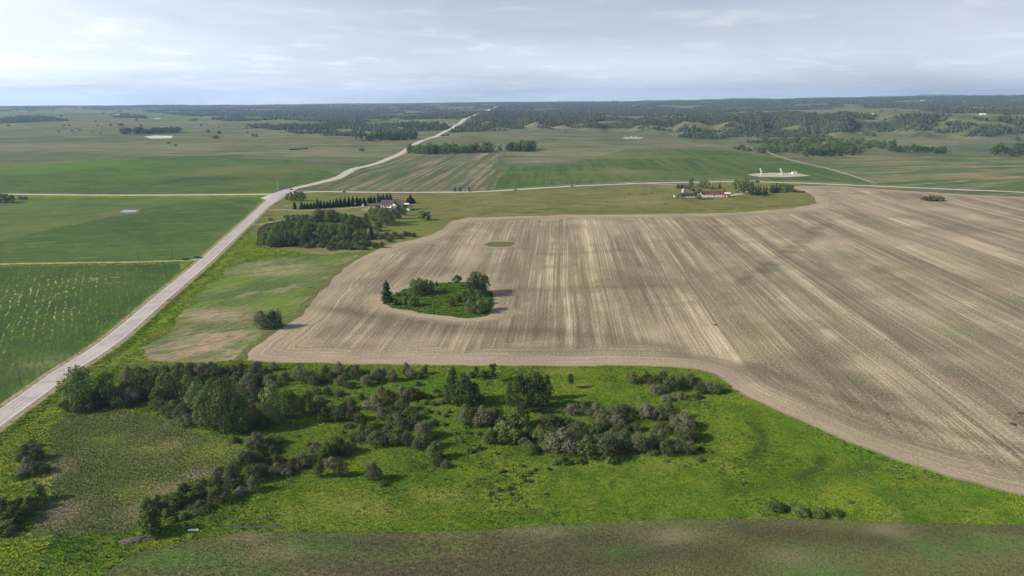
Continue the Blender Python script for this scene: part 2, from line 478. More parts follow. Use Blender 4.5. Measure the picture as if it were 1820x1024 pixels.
M_strip = ground_mat("green_strips", (0.058, 0.100, 0.030), [
    ((0.088, 0.125, 0.042), 22, 0.44, 0.58, 0.8, dict(detail=3, ang=3, stretch=14)),
    ((0.037, 0.076, 0.023), 9, 0.50, 0.64, 0.6, dict(detail=2, ang=3, stretch=25)),
    ((0.152, 0.144, 0.072), 130, 0.56, 0.70, 0.6, dict(detail=4, ang=85, stretch=3)),
    ((0.040, 0.066, 0.026), 9, 0.52, 0.66, 0.5, dict(detail=5, rough=0.65, ang=80, stretch=3)),
    ((0.150, 0.150, 0.070), 12, 0.56, 0.68, 0.45, dict(detail=5, rough=0.65, ang=78, stretch=4)),
    ('attr', 'lush', (0.048, 0.109, 0.024), 0.8), ('attr', 'dry', (0.176, 0.164, 0.072), 0.75),
    ('attr', 'wet', (0.040, 0.070, 0.036), 0.8)], [(8, 0.4, dict(detail=3))])
M_strip2 = ground_mat("tan_strips", (0.087, 0.108, 0.055), [
    ((0.222, 0.182, 0.128), 13, 0.44, 0.58, 0.9, dict(detail=3, ang=5, stretch=34)),
    ((0.054, 0.073, 0.040), 7, 0.48, 0.62, 0.7, dict(detail=2, ang=5, stretch=50)),
    ((0.074, 0.113, 0.049), 70, 0.48, 0.62, 0.55, dict(detail=4)),
    ('attr', 'lush', (0.078, 0.121, 0.049), 0.7), ('attr', 'dry', (0.236, 0.191, 0.134), 0.7)], [(8, 0.4, dict(detail=3))])
M_streak = ground_mat("streaked_field", (0.085, 0.119, 0.046), [
    ((0.170, 0.170, 0.088), 60, 0.42, 0.60, 0.8, dict(detail=4, ang=68, stretch=5)),
    ((0.246, 0.217, 0.132), 26, 0.56, 0.68, 0.9, dict(detail=4, ang=68, stretch=6)),
    ((0.060, 0.100, 0.040), 30, 0.54, 0.66, 0.8, dict(detail=3, ang=68, stretch=8)),
    ((0.040, 0.066, 0.026), 9, 0.52, 0.66, 0.5, dict(detail=5, rough=0.65, ang=80, stretch=3)),
    ((0.150, 0.150, 0.070), 12, 0.56, 0.68, 0.45, dict(detail=5, rough=0.65, ang=78, stretch=4)),
    ('attr', 'dry', (0.178, 0.153, 0.084), 0.8), ('attr', 'lush', (0.053, 0.102, 0.038), 0.8)], [(8, 0.4, dict(detail=3))])
M_pasture = ground_mat("pasture", (0.149, 0.143, 0.051), [
    ((0.108, 0.132, 0.036), 60, 0.46, 0.62, 0.7, dict(detail=4)),
    ((0.194, 0.167, 0.081), 40, 0.52, 0.68, 0.75, dict(detail=5, ang=80, stretch=2.2)),
    ((0.063, 0.088, 0.025), 18, 0.56, 0.70, 0.6, dict(detail=5, ang=85, stretch=2)),
    ((0.068, 0.084, 0.024), 4, 0.54, 0.70, 0.4, dict(detail=4)),
    ((0.040, 0.066, 0.026), 9, 0.52, 0.66, 0.5, dict(detail=5, rough=0.65, ang=80, stretch=3)),
    ((0.150, 0.150, 0.070), 12, 0.56, 0.68, 0.45, dict(detail=5, rough=0.65, ang=78, stretch=4)),
    ('attr', 'lush', (0.099, 0.158, 0.022), 0.8), ('attr', 'dry', (0.211, 0.176, 0.098), 0.7),
    ('attr', 'wet', (0.050, 0.066, 0.025), 0.8)], [(4, 0.4, dict(detail=4))])
M_pasture2 = ground_mat("pond_pasture", (0.082, 0.122, 0.036), [((0.105, 0.138, 0.043), 70, 0.44, 0.62, 0.8, dict(detail=4)), ((0.056, 0.093, 0.029), 30, 0.5, 0.66, 0.6, dict(detail=5, ang=75, stretch=2)), ((0.133, 0.149, 0.065), 14, 0.57, 0.70, 0.5, dict(detail=4)), ('attr', 'dry', (0.164, 0.162, 0.083), 0.7)], [(4, 0.4, dict(detail=4))])
M_patchy = ground_mat("weedy_field", (0.098, 0.140, 0.048), [
    ((0.065, 0.115, 0.034), 28, 0.44, 0.60, 0.8, dict(detail=5, ang=35, stretch=2.4)),
    ((0.125, 0.185, 0.030), 20, 0.52, 0.66, 0.7, dict(detail=4, ang=30, stretch=3)),
    ((0.330, 0.245, 0.180), 9, 0.38, 0.50, 1.0, dict(detail=6, rough=0.65, ang=62, stretch=3.5, attr='bare')),
    ((0.255, 0.200, 0.145), 17, 0.55, 0.66, 0.7, dict(detail=6, rough=0.65, ang=40, stretch=3)),
    ((0.045, 0.070, 0.022), 2.0, 0.50, 0.62, 0.7, dict(detail=4, rough=0.65, ang=35, stretch=4)),
    ((0.160, 0.215, 0.040), 1.2, 0.55, 0.70, 0.5, dict(detail=3, ang=35, stretch=3)),
    ('attr', 'bare', (0.290, 0.225, 0.170), 0.25), ('attr', 'lush', (0.135, 0.205, 0.022), 0.7)], [(2, 0.25, dict(detail=4))])
M_isle = ground_mat("isle_grass", (0.061, 0.119, 0.018), [
    ((0.090, 0.147, 0.024), 9, 0.42, 0.60, 0.8, dict(detail=4)),
    ((0.025, 0.067, 0.010), 2.4, 0.48, 0.64, 0.8, dict(detail=4)),
    ('attr', 'dry', (0.180, 0.180, 0.080), 0.7)], [(1.8, 0.7, dict(detail=4))])
M_gravel = ground_mat("gravel", (0.370, 0.315, 0.255), [
    ((0.300, 0.260, 0.200), 5, 0.45, 0.65, 0.7, dict(detail=5)), ((0.50, 0.46, 0.40), 1.2, 0.5, 0.7, 0.5, dict(detail=3))],
    [(0.6, 0.1, dict(detail=3))])
M_lane = ground_mat("dirt_lane", (0.300, 0.275, 0.200), [
    ((0.165, 0.175, 0.080), 6, 0.45, 0.62, 0.75, dict(detail=5)), ((0.38, 0.34, 0.27), 2.0, 0.5, 0.7, 0.6, dict(detail=3))],
    [(0.8, 0.1, dict(detail=3))])
M_shoulder = ground_mat("gravel_shoulder", (0.255, 0.205, 0.150), [
    ((0.150, 0.150, 0.065), 3.2, 0.46, 0.62, 0.85, dict(detail=5)), ((0.33, 0.28, 0.22), 1.4, 0.5, 0.7, 0.6, dict(detail=3))],
    [(0.7, 0.12, dict(detail=3))])
M_asphalt = ground_mat("asphalt", (0.400, 0.365, 0.355), [
    ((0.300, 0.275, 0.268), 7, 0.46, 0.62, 0.6, dict(detail=5, rough=0.65)),
    ((0.460, 0.425, 0.415), 22, 0.48, 0.66, 0.6, dict(detail=5)),
    ((0.250, 0.232, 0.228), 1.2, 0.58, 0.72, 0.45, dict(detail=4, rough=0.65)),
    ('attr', 'wheel', (0.285, 0.262, 0.258), 0.7)], [], rough=0.85)
def lane_wear(m):
    """wheel paths worn darker along each lane, read from the distance to the centreline"""
    T = m.node_tree
    for n in list(T.nodes):
        if n.type == 'ATTRIBUTE' and n.attribute_name == 'wheel':
            n.attribute_name = 'cdist'; d = nmath(T, 'ABSOLUTE', n.outputs["Fac"]); tgt = [l.to_socket for l in n.outputs["Fac"].links if l.to_node.operation == 'MULTIPLY']
            w1 = nramp(T, nmath(T, 'ABSOLUTE', nmath(T, 'SUBTRACT', d, 1.15)), 0.15, 0.75, 1.0, 0.0); w2 = nramp(T, nmath(T, 'ABSOLUTE', nmath(T, 'SUBTRACT', d, 2.95)), 0.15, 0.75, 1.0, 0.0)
            f = nmath(T, 'MULTIPLY', nmath(T, 'MAXIMUM', w1, w2), nramp(T, nnoise(T, 14, detail=4), 0.35, 0.6, 0.35, 1.0))
            for t_ in tgt: T.links.new(f, t_)
lane_wear(M_asphalt)
M_farroad = ground_mat("chip_seal_road", (0.420, 0.385, 0.340), [((0.34, 0.31, 0.28), 9, 0.45, 0.65, 0.6, dict(detail=4))], [], rough=0.9)
M_bank = ground_mat("pond_mud", (0.125, 0.122, 0.066), [((0.100, 0.105, 0.050), 6, 0.45, 0.62, 0.8, dict(detail=5))], [])
M_weed = ground_mat("weed_strip", (0.125, 0.135, 0.048), [((0.120, 0.125, 0.050), 5, 0.45, 0.62, 0.8, dict(detail=5)), ((0.040, 0.055, 0.018), 2, 0.5, 0.65, 0.7, dict(detail=4))], [(1.5, 0.4, dict(detail=4))])
M_salt = ground_mat("dry_pond_bed", (0.52, 0.49, 0.42), [((0.40, 0.38, 0.32), 25, 0.45, 0.65, 0.7, dict(detail=4))], [])
M_forest = ground_mat("wood_floor", (0.034, 0.046, 0.020), [  # shade under the grove is put into this dark floor colour
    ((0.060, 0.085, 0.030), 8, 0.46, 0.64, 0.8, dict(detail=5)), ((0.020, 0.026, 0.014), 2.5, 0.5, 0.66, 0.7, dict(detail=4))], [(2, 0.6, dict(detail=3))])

# stubble: drill rows run north; round the rim the passes follow the field edge
def stubble_mat():
    m, T, B = new_mat("stubble")
    ed = nattr(T, "edist"); rim = nramp(T, nmath(T, 'ADD', ed, nmath(T, 'MULTIPLY', nmath(T, 'SUBTRACT', nnoise(T, 30, detail=3), 0.5), 60)), 18, 32, 1.0, 0.0)
    cx = T.nodes.new("ShaderNodeCombineXYZ"); T.links.new(ed, cx.inputs[0]); T.links.new(nmath(T, 'MULTIPLY', nattr(T, "arc"), 1.0), cx.inputs[1])
    pv = T.nodes.new("ShaderNodeNewGeometry").outputs["Position"]
    # the drills wander a little
    wob = T.nodes.new("ShaderNodeVectorMath"); wob.operation = 'MULTIPLY_ADD'
    wn = T.nodes.new("ShaderNodeTexNoise"); wn.inputs["Scale"].default_value = 0.006; wn.inputs["Detail"].default_value = 1
    T.links.new(pv, wn.inputs["Vector"]); T.links.new(wn.outputs["Color"], wob.inputs[0])
    wob.inputs[1].default_value = (6, 0, 0); T.links.new(pv, wob.inputs[2]); pw = wob.outputs[0]
    AN = 4.0
    def band(size, st, lo, hi, d=3):
        a = nnoise(T, size, detail=d, ang=AN, stretch=st, rough=0.55, vec=pw)
        b = nnoise(T, size * 0.8, detail=d, stretch=st * 0.22, rough=0.6, vec=cx.outputs[0])
        mx = T.nodes.new("ShaderNodeMix"); T.links.new(rim, mx.inputs[0]); T.links.new(a, mx.inputs[2]); T.links.new(b, mx.inputs[3])
        return nramp(T, mx.outputs[0], lo, hi), mx.outputs[0]
    c = (0.290, 0.245, 0.165)
    # each drill pass has a tone of its own, broken along its length
    sx3 = T.nodes.new("ShaderNodeSeparateXYZ"); T.links.new(npos(T, 11.0, AN, 1.0, pw), sx3.inputs[0])
    wnz = T.nodes.new("ShaderNodeTexWhiteNoise"); wnz.noise_dimensions = '1D'; T.links.new(nmath(T, 'FLOOR', sx3.outputs[0]), wnz.inputs["W"])
    sx4 = T.nodes.new("ShaderNodeSeparateXYZ"); T.links.new(npos(T, 4.3, AN, 1.0, pw), sx4.inputs[0])
    wn4 = T.nodes.new("ShaderNodeTexWhiteNoise"); wn4.noise_dimensions = '1D'; T.links.new(nmath(T, 'FLOOR', sx4.outputs[0]), wn4.inputs["W"])
    tone_ = nmath(T, 'ADD', nmath(T, 'MULTIPLY', wnz.outputs[0], 0.20), nmath(T, 'MULTIPLY', wn4.outputs[0], 0.16))
    pas = nmath(T, 'ADD', tone_, nmath(T, 'MULTIPLY', nnoise(T, 24, detail=5, ang=AN, stretch=5, rough=0.65, vec=pw), 0.66))
    inner = nmath(T, 'SUBTRACT', 1.0, rim)
    c = mix_rgb(T, nmath(T, 'MULTIPLY', nramp(T, pas, 0.38, 0.52, 0.62, 0.0), inner), c, (0.135, 0.108, 0.070))
    c = mix_rgb(T, nmath(T, 'MULTIPLY', nramp(T, pas, 0.52, 0.68, 0.0, 0.58), inner), c, (0.460, 0.395, 0.275))
    f = nmath(T, 'MULTIPLY', nramp(T, nnoise(T, 34, detail=3, ang=AN, stretch=9, vec=pw), 0.46, 0.58, 0, 0.7), inner); c = mix_rgb(T, f, c, (0.135, 0.118, 0.070))
    f, _ = band(13, 26, 0.40, 0.58); c = mix_rgb(T, nmath(T, 'MULTIPLY', f, 0.5), c, (0.195, 0.160, 0.108))
    f, _ = band(8, 34, 0.52, 0.64); c = mix_rgb(T, nmath(T, 'MULTIPLY', f, 0.45), c, (0.400, 0.345, 0.250))
    f = nramp(T, nnoise(T, 75, detail=5, rough=0.6), 0.48, 0.60, 0, 0.62); c = mix_rgb(T, f, c, (0.150, 0.146, 0.090))
    f = nramp(T, nnoise(T, 60, detail=5, rough=0.6), 0.52, 0.64, 0, 0.6); c = mix_rgb(T, f, c, (0.300, 0.235, 0.168))
    f = nramp(T, nnoise(T, 38, detail=5, ang=70, stretch=2.5), 0.52, 0.64, 0, 0.7); c = mix_rgb(T, f, c, (0.155, 0.128, 0.088))
    f, _ = band(2.6, 130, 0.54, 0.64, 2); c = mix_rgb(T, nmath(T, 'MULTIPLY', f, 0.6), c, (0.125, 0.100, 0.070))
    f, _ = band(2.2, 80, 0.55, 0.68, 2); c = mix_rgb(T, nmath(T, 'MULTIPLY', f, 0.4), c, (0.440, 0.385, 0.300))
    f, hgt_ = band(1.0, 120, 0.42, 0.58, 2); c = mix_rgb(T, nmath(T, 'MULTIPLY', f, 0.55), c, (0.130, 0.104, 0.074))
    f = nramp(T, nnoise(T, 1.0, detail=3, rough=0.6), 0.50, 0.66, 0, 0.5); c = mix_rgb(T, f, c, (0.410, 0.350, 0.265))
    f = nramp(T, nnoise(T, 1.3, detail=3, rough=0.6), 0.50, 0.66, 0, 0.5); c = mix_rgb(T, f, c, (0.130, 0.106, 0.076))
    c = mix_rgb(T, nmath(T, 'MULTIPLY', nattr(T, "dry"), 0.55), c, (0.400, 0.318, 0.240))
    c = mix_rgb(T, nmath(T, 'MULTIPLY', nattr(T, "lush"), 0.55), c, (0.125, 0.150, 0.070))
    c = mix_rgb(T, nmath(T, 'MULTIPLY', nattr(T, "wet"), 0.62), c, (0.088, 0.072, 0.052))
    # turning rim is a little paler and pinker where straw lies
    # pass-to-pass brightness: pale straw beside darker turned soil
    gain = nmath(T, 'ADD', nmath(T, 'MULTIPLY', nramp(T, pas, 0.36, 0.66), 0.26), 0.88)
    wide = nramp(T, nnoise(T, 30, detail=3, ang=AN, stretch=14, vec=pw), 0.38, 0.62, 0.88, 1.12)
    gain = nmath(T, 'ADD', nmath(T, 'MULTIPLY', nmath(T, 'SUBTRACT', nmath(T, 'MULTIPLY', gain, wide), 1.0), inner), 1.0)
    gc = T.nodes.new("ShaderNodeCombineColor")
    for i_, k_ in enumerate((1.08, 1.10, 1.08)): T.links.new(nmath(T, 'MULTIPLY', gain, k_), gc.inputs[i_])
    c = mix_rgb(T, 1.0, c, gc.outputs[0], 'MULTIPLY')
    f = nmath(T, 'MULTIPLY', nramp(T, ed, 0, 24, 1.0, 0.0), 0.45); c = mix_rgb(T, f, c, (0.365, 0.290, 0.215))
    c = mix_rgb(T, nramp(T, ed, 0.0, 2.4, 0.6, 0.0), c, (0.095, 0.085, 0.050))
    T.links.new(c, B.inputs["Base Color"])
    b = T.nodes.new("ShaderNodeBump"); b.inputs["Distance"].default_value = 0.12; T.links.new(hgt_, b.inputs["Height"])
    b2 = T.nodes.new("ShaderNodeBump"); b2.inputs["Distance"].default_value = 0.18; T.links.new(nnoise(T, 1.2, detail=3), b2.inputs["Height"])
    T.links.new(b.outputs[0], b2.inputs["Normal"]); T.links.new(b2.outputs[0], B.inputs["Normal"])
    return m
M_stubble = stubble_mat()
def water_mat():
    m, T, B = new_mat("pond_water"); B.inputs["Base Color"].default_value = (0.05, 0.06, 0.06, 1)
    B.inputs["Roughness"].default_value = 0.12; B.inputs["Specular IOR Level"].default_value = 0.9; return m
M_water = water_mat()

def rows_layer(m, spacing, width, ang, col, attr, size, lo, hi):
    T = m.node_tree; B = T.nodes["Principled BSDF"]; prev = B.inputs["Base Color"].links[0].from_socket
    sp = T.nodes.new("ShaderNodeSeparateXYZ"); T.links.new(npos(T, spacing, ang, 1.0), sp.inputs[0])
    wv = nmath(T, 'ABSOLUTE', nmath(T, 'SUBTRACT', nmath(T, 'FRACT', nmath(T, 'ADD', sp.outputs[0], nmath(T, 'MULTIPLY', nnoise(T, 25, detail=3), 1.3))), 0.5))
    f = nramp(T, wv, 0.0, width / spacing, 1.0, 0.0)
    f = nmath(T, 'MULTIPLY', f, nramp(T, nnoise(T, size, detail=4, rough=0.65, ang=ang, stretch=2.0), lo, hi))
    if attr: f = nmath(T, 'MULTIPLY', f, nattr(T, attr))
    T.links.new(mix_rgb(T, f, prev, col), B.inputs["Base Color"])
rows_layer(M_crop, 4.2, 0.7, -30, (0.36, 0.335, 0.24), 'skip', 3.5, 0.49, 0.62)
rows_layer(M_crop, 2.8, 0.8, -30, (0.045, 0.078, 0.026), None, 30, 0.40, 0.60)

# ---- regions, outlined in the photo and set down on the terrain.  later ones lie over earlier ones
def dens(pts, closed=True, step=6.0):
    """unproject an outline, resample it about every `step` px along the photo outline"""
    pts = np.asarray(pts, float); out = []
    n = len(pts); rngi = range(n if closed else n - 1)
    for i in rngi:
        a = pts[i]; b = pts[(i + 1) % n]; k = max(1, int(np.hypot(*(b - a)) / step))
        for j in range(k): out.append(a + (b - a) * j / k)
    if not closed: out.append(pts[-1])
    return P(out)[:, :2]
def rag(w, amt, s):
    """roughen an outline by up to amt metres near, growing with distance"""
    r = np.hypot(w[:, 0], w[:, 1]); a = amt * np.clip(r / 350, 0.7, 5)
    return w + np.stack([vnoise(w[:, 0] / 7 + s, w[:, 1] / 9), vnoise(w[:, 0] / 9, w[:, 1] / 7 + s)], 1) * a[:, None]
def smooth_line(pts, k=6):
    p = np.asarray(pts, float); p = np.vstack([2 * p[0] - p[1], p, 2 * p[-1] - p[-2]]); o = []
    for i in range(1, len(p) - 2):
        for j in range(k):
            t = j / k; a, b, c, d = p[i - 1], p[i], p[i + 1], p[i + 2]
            o.append(0.5 * (2 * b + (c - a) * t + (2 * a - 5 * b + 4 * c - d) * t * t + (3 * b - a - 3 * c + d) * t ** 3))
    o.append(p[-2]); return np.array(o)
def strip(line, w0, w1=None, side=0.0):
    """world polyline -> closed band; w0..w1 width from start to end, side shifts it to the right"""
    w1 = w0 if w1 is None else w1; n = len(line)
    d = np.gradient(line, axis=0); d /= np.linalg.norm(d, axis=1)[:, None] + 1e-9
    nr = np.stack([d[:, 1], -d[:, 0]], 1); ww = np.linspace(w0, w1, n)[:, None] / 2
    return np.vstack([line + nr * (ww + side), (line - nr * (ww - side))[::-1]])

HWY_PX = [(-130, 836), (-60, 789), (0, 746), (60, 703), (119, 660), (194, 611), (281, 537), (367, 464), (410, 424), (446, 391), (470, 368), (492, 347)]
hwy = smooth_line(P(HWY_PX)[:, :2], 5)
FAR_PX = [(492, 347), (520, 336), (562, 326), (605, 314), (638, 298), (684, 285), (712, 273), (734, 259), (755, 248), (780, 240), (800, 230), (812, 222), (822, 215), (836, 208), (850, 203), (866, 199), (878, 192), (884, 189)]
farw = P(FAR_PX)[:, :2]
far_keep = [0]
for i in range(1, len(farw)):
    if np.hypot(*farw[i]) > np.hypot(*farw[far_keep[-1]]) * 1.01: far_keep.append(i)
far_rd = smooth_line(farw[far_keep], 5)
west = smooth_line(P([(-300, 343), (0, 345), (120, 346.5), (250, 347), (400, 346), (492, 345)])[:, :2], 5)
east = smooth_line(P([(492, 345), (560, 341), (640, 341.5), (760, 342), (870, 340), (1000, 332), (1150, 325.5), (1300, 323), (1420, 325.5), (1560, 331), (1680, 336), (1820, 342), (2100, 356)])[:, :2], 5)
lane_l = smooth_line(P([(-200, 476), (0, 469.5), (120, 467.5), (230, 466), (366, 462)])[:, :2], 4)
lane_r = smooth_line(P([(296, 536), (340, 533), (420, 531)])[:, :2], 4)
lane_f = smooth_line(P([(448, 400), (476, 396), (505, 390), (530, 384)])[:, :2], 4)
lane_h = smooth_line(P([(466, 374), (500, 373), (540, 374), (600, 371.5), (650, 367)])[:, :2], 4)
lane_b = smooth_line(P([(1110, 325), (1190, 328), (1225, 333), (1240, 337)])[:, :2], 4)
track = smooth_line(P([(1335, 262), (1375, 275), (1420, 288), (1480, 302), (1555, 326)])[:, :2], 4)
track2 = smooth_line(P([(1500, 312), (1520, 317), (1560, 328)])[:, :2], 3)
cutline = P([(985, 227), (1060, 218), (1140, 214), (1225, 211)])[:, :2]

STUB_PX = [(425, 641), (440, 622), (480, 594), (528, 560), (548, 535), (580, 500), (625, 463), (690, 436), (760, 419), (786, 408), (800, 393), (830, 387), (1000, 382), (1150, 381), (1300, 378), (1400, 371), (1450, 362),
           (1447, 351), (1425, 340), (1400, 331), (1480, 331), (1560, 336), (1650, 341.5), (1750, 347), (1900, 355), (2300, 380), (2500, 700), (2300, 1010), (1980, 925), (1820, 881), (1700, 851), (1600, 822), (1500, 783), (1400, 741), (1335, 710), (1300, 690), (1270, 666), (1230, 655),
           (1150, 650), (1000, 652), (800, 650), (600, 647), (480, 645)]
WEED = 'weed'
ISLE_PX = [(678, 541), (690, 528), (720, 515), (760, 505), (820, 500), (858, 502), (872, 520), (877, 548), (868, 561), (830, 565), (780, 561), (720, 552)]
OVAL_PX = [(861, 434), (872, 430), (892, 429), (912, 430), (918, 434), (908, 438), (885, 439.5), (868, 438)]
weed_line = P([(655, 447), (620, 468), (580, 503), (548, 537), (528, 561), (480, 594), (440, 622), (424, 642)])[:, :2]
REG = [
 ("roadside_grass", M_verge, [(-420, 1500), (-420, 352), (492, 343), (800, 344), (1420, 327), (1480, 345), (1470, 380), (760, 425), (640, 455), (560, 530), (470, 645), (900, 660), (2300, 1100), (2300, 1500)], 0.5, "green roadside grass and ditches along the highway"),
 ("meadow", M_meadow, [(60, 1040), (150, 800), (130, 720), (200, 650), (430, 640), (800, 648), (1160, 648), (1240, 652), (1310, 690), (1500, 778), (1830, 878), (2350, 1020), (2350, 1060), (1500, 935), (600, 955), (300, 970)], 1.2, "lush bright green meadow below the stubble field"),
 ("sedge_marsh", M_marsh, [(58, 948), (70, 915), (92, 880), (96, 845), (84, 800), (92, 762), (120, 738), (190, 727), (245, 729), (300, 748), (360, 772), (420, 790), (440, 800), (418, 822), (380, 842), (330, 862), (290, 880), (262, 905), (245, 930), (225, 949), (140, 951)], 1.6, "olive sedge marsh ringed by shrubs"),
 ("seeded_field", M_seed, [(150, 1110), (170, 1045), (195, 1010), (240, 985), (330, 962), (420, 947), (560, 946), (740, 946), (870, 941), (1000, 933), (1100, 925), (1250, 922), (1420, 921), (1500, 926), (1600, 929), (1820, 933), (2400, 950), (2400, 1500), (100, 1500)], 0.5, "brown and green seeded field in the foreground"),
 ("stubble_field", M_stubble, STUB_PX, 1.3, "large tan stubble field with drill rows"),
 ("weedy_field", M_patchy, [(243, 634), (262, 612), (300, 588), (322, 562), (345, 535), (375, 505), (402, 482), (430, 466), (500, 458), (560, 456), (642, 452), (580, 503), (548, 537), (528, 561), (480, 594), (440, 622), (425, 640), (380, 644), (310, 645), (262, 642)], 2.6, "weedy green field with bare pink patches beside the highway"),
 ("weed_strip", M_weed, WEED, 1.4, "strip of rank weeds between the weedy field and the stubble"),
 ("young_crop_field", M_crop, [(-420, 486), (0, 475), (200, 472), (318, 469), (322, 478), (300, 500), (240, 548), (150, 618), (60, 682), (0, 722), (-150, 822), (-420, 990)], 0.5, "dark green young crop field with pale seeding skips"),
 ("pond_pasture", M_pasture2, [(-420, 352), (0, 353), (200, 352), (400, 351), (470, 350), (440, 356), (330, 362), (270, 369), (200, 386), (120, 404), (0, 430), (-420, 460)], 0.6, "olive pasture with a small pond left of the highway"),
 ("green_crop_field", M_crop2, [(-420, 462), (0, 428), (120, 402), (200, 385), (262, 370), (330, 360), (462, 351), (472, 352), (440, 384), (392, 424), (350, 460), (200, 464), (0, 467), (-420, 473)], 0.5, "dark green crop field left of the highway"),
 ("farm_pasture", M_pasture, [(505, 346), (640, 344), (870, 343), (1000, 335), (1150, 328), (1300, 326), (1398, 329), (1428, 341), (1447, 351), (1450, 362), (1400, 371), (1300, 378), (1150, 381), (1000, 382), (830, 387), (800, 393), (786, 408), (760, 419), (690, 436), (640, 448), (570, 453), (470, 440), (445, 410), (470, 380)], 0.5, "olive farm pasture between the road and the stubble"),
 ("grove_floor", M_forest, [(455, 436), (457, 405), (480, 395), (555, 388), (590, 376), (640, 386), (660, 392), (648, 425), (668, 436), (630, 445), (560, 440), (500, 440)], 1.0, "dark shaded floor under the farm grove"),
 ("isle_grass", M_isle, ISLE_PX, 1.6, "vivid green grass of the tree island in the stubble"),
 ("isle_oval", M_weed, OVAL_PX, 1.2, "small green oval patch in the stubble field"),
 ("isle_thin", M_weed, [(1637, 355), (1655, 352), (1680, 354), (1678, 358), (1655, 359)], 0.5, "thin green weed patch in the far stubble"),
 ("striped_field", M_strip2, [(566, 335), (640, 305), (700, 284), (738, 277), (820, 274), (899, 271), (890, 292), (876, 337), (760, 339), (600, 338)], 0.6, "tan and green striped field beyond the crossing"),
 ("strip_crop_field", M_strip, [(880, 336), (886, 318), (906, 297), (1000, 291), (1060, 280), (1110, 266), (1200, 266), (1300, 268), (1370, 278), (1430, 292), (1500, 310), (1556, 327), (1450, 322), (1300, 319), (1150, 321), (1000, 328)], 0.6, "green strip crop field beyond the east road"),
 ("streaked_field", M_streak, [(1430, 290), (1490, 282), (1600, 280), (1700, 276), (1820, 282), (2300, 300), (2300, 368), (1820, 340), (1690, 334), (1566, 329), (1500, 309)], 0.8, "pale streaked green field on the right beyond the road"),
 ("west_crop_field", M_crop2, [(-420, 341), (0, 342), (250, 344), (400, 343), (486, 341), (520, 332), (556, 324), (600, 312), (540, 285), (400, 280), (230, 283), (120, 290), (0, 302), (-420, 318)], 0.8, "green crop field beyond the west road"),
]
ROADS = [
 ("verge_west", M_shoulder, strip(hwy, 15.5), "gravel shoulders of the highway"),
 ("road_far", M_farroad, strip(far_rd, 11.5, 26), "pale highway climbing into the wooded hills"),
 ("road_east", M_farroad, strip(east, 9.5, 9.5), "pale side road running east past the farm"),
 ("road_west", M_farroad, strip(west, 9.0, 9.0), "pale gravel road running west from the crossing"),
 ("lane_west", M_lane, strip(lane_l, 4.5), "dirt lane leaving the highway to the west"),
 ("lane_field", M_bank, strip(lane_r, 4.0, 2.0), "field approach on the right of the highway"),
 ("lane_grove", M_lane, strip(lane_f, 4.0, 3.0), "dirt lane into the farm grove"),
 ("lane_house", M_lane, strip(lane_h, 4.5, 5.0), "driveway to the white farmhouse"),
 ("lane_barn", M_gravel, strip(lane_b, 5.0, 4.0), "driveway to the red barn"),
 ("track_wellsite", M_lane, strip(track, 7.0, 5.0), "tan track crossing the green field"),
 ("cutline", M_lane, strip(cutline, 16.0, 16.0), "pale cutline through the wooded hill"),
 ("wellsite_pad", M_gravel, dens([(1328, 311), (1340, 308.5), (1375, 307), (1415, 307.5), (1440, 312.5), (1400, 315), (1350, 314.5)]), "gravel pad of the pumpjack well site"),
 ("wellsite_pad_far", M_gravel, dens([(1104, 245.5), (1118, 243.5), (1144, 244), (1138, 246.5), (1112, 247)]), "far gravel pad on the pasture hill"),
 ("yard_house", M_shoulder, dens([(640, 372), (660, 366), (700, 368), (720, 371), (690, 376), (655, 377)]), "gravel yard of the white farmhouse"),
 ("yard_barn", M_gravel, dens([(1195, 347), (1230, 344), (1300, 346), (1330, 340), (1328, 344), (1290, 350), (1220, 351)]), "bare yard of the red barn"),
 ("salt_flat", M_salt, dens([(257, 243), (275, 241), (308, 241.5), (305, 245.5), (270, 246.5)]), "pale dry pond bed beside a dark grove"),
 ("pond_bank", M_bank, dens([(168, 380), (205, 372.5), (252, 371), (247, 379.5), (215, 383), (180, 386)]), "muddy bank of the small pond"),
 ("pond", M_water, dens([(212, 376.2), (222, 373.2), (247, 373.6), (240, 377), (222, 378)]), "small bright pond in the pasture"),
 ("highway", M_asphalt, strip(hwy, 9.6), "weathered grey highway crossing the left of the view"),
 ("crossing", M_asphalt, dens([(462, 352), (478, 346), (505, 337), (530, 335), (520, 341), (530, 344), (506, 350), (492, 360), (470, 372), (462, 368), (476, 356)]), "widened paved highway crossing"),
]
polys = []; mats = []; names = []; labels = []
for i, (n, m, px, ra, lb) in enumerate(REG):
    polys.append(rag(strip(smooth_line(weed_line, 6), 3.5, 5.5) if px is WEED else dens(px), ra, 3.1 * i)); mats.append(m); names.append(n); labels.append(lb)
for n, m, wp, lb in ROADS:
    polys.append(np.asarray(wp)); mats.append(m); names.append(n); labels.append(lb)

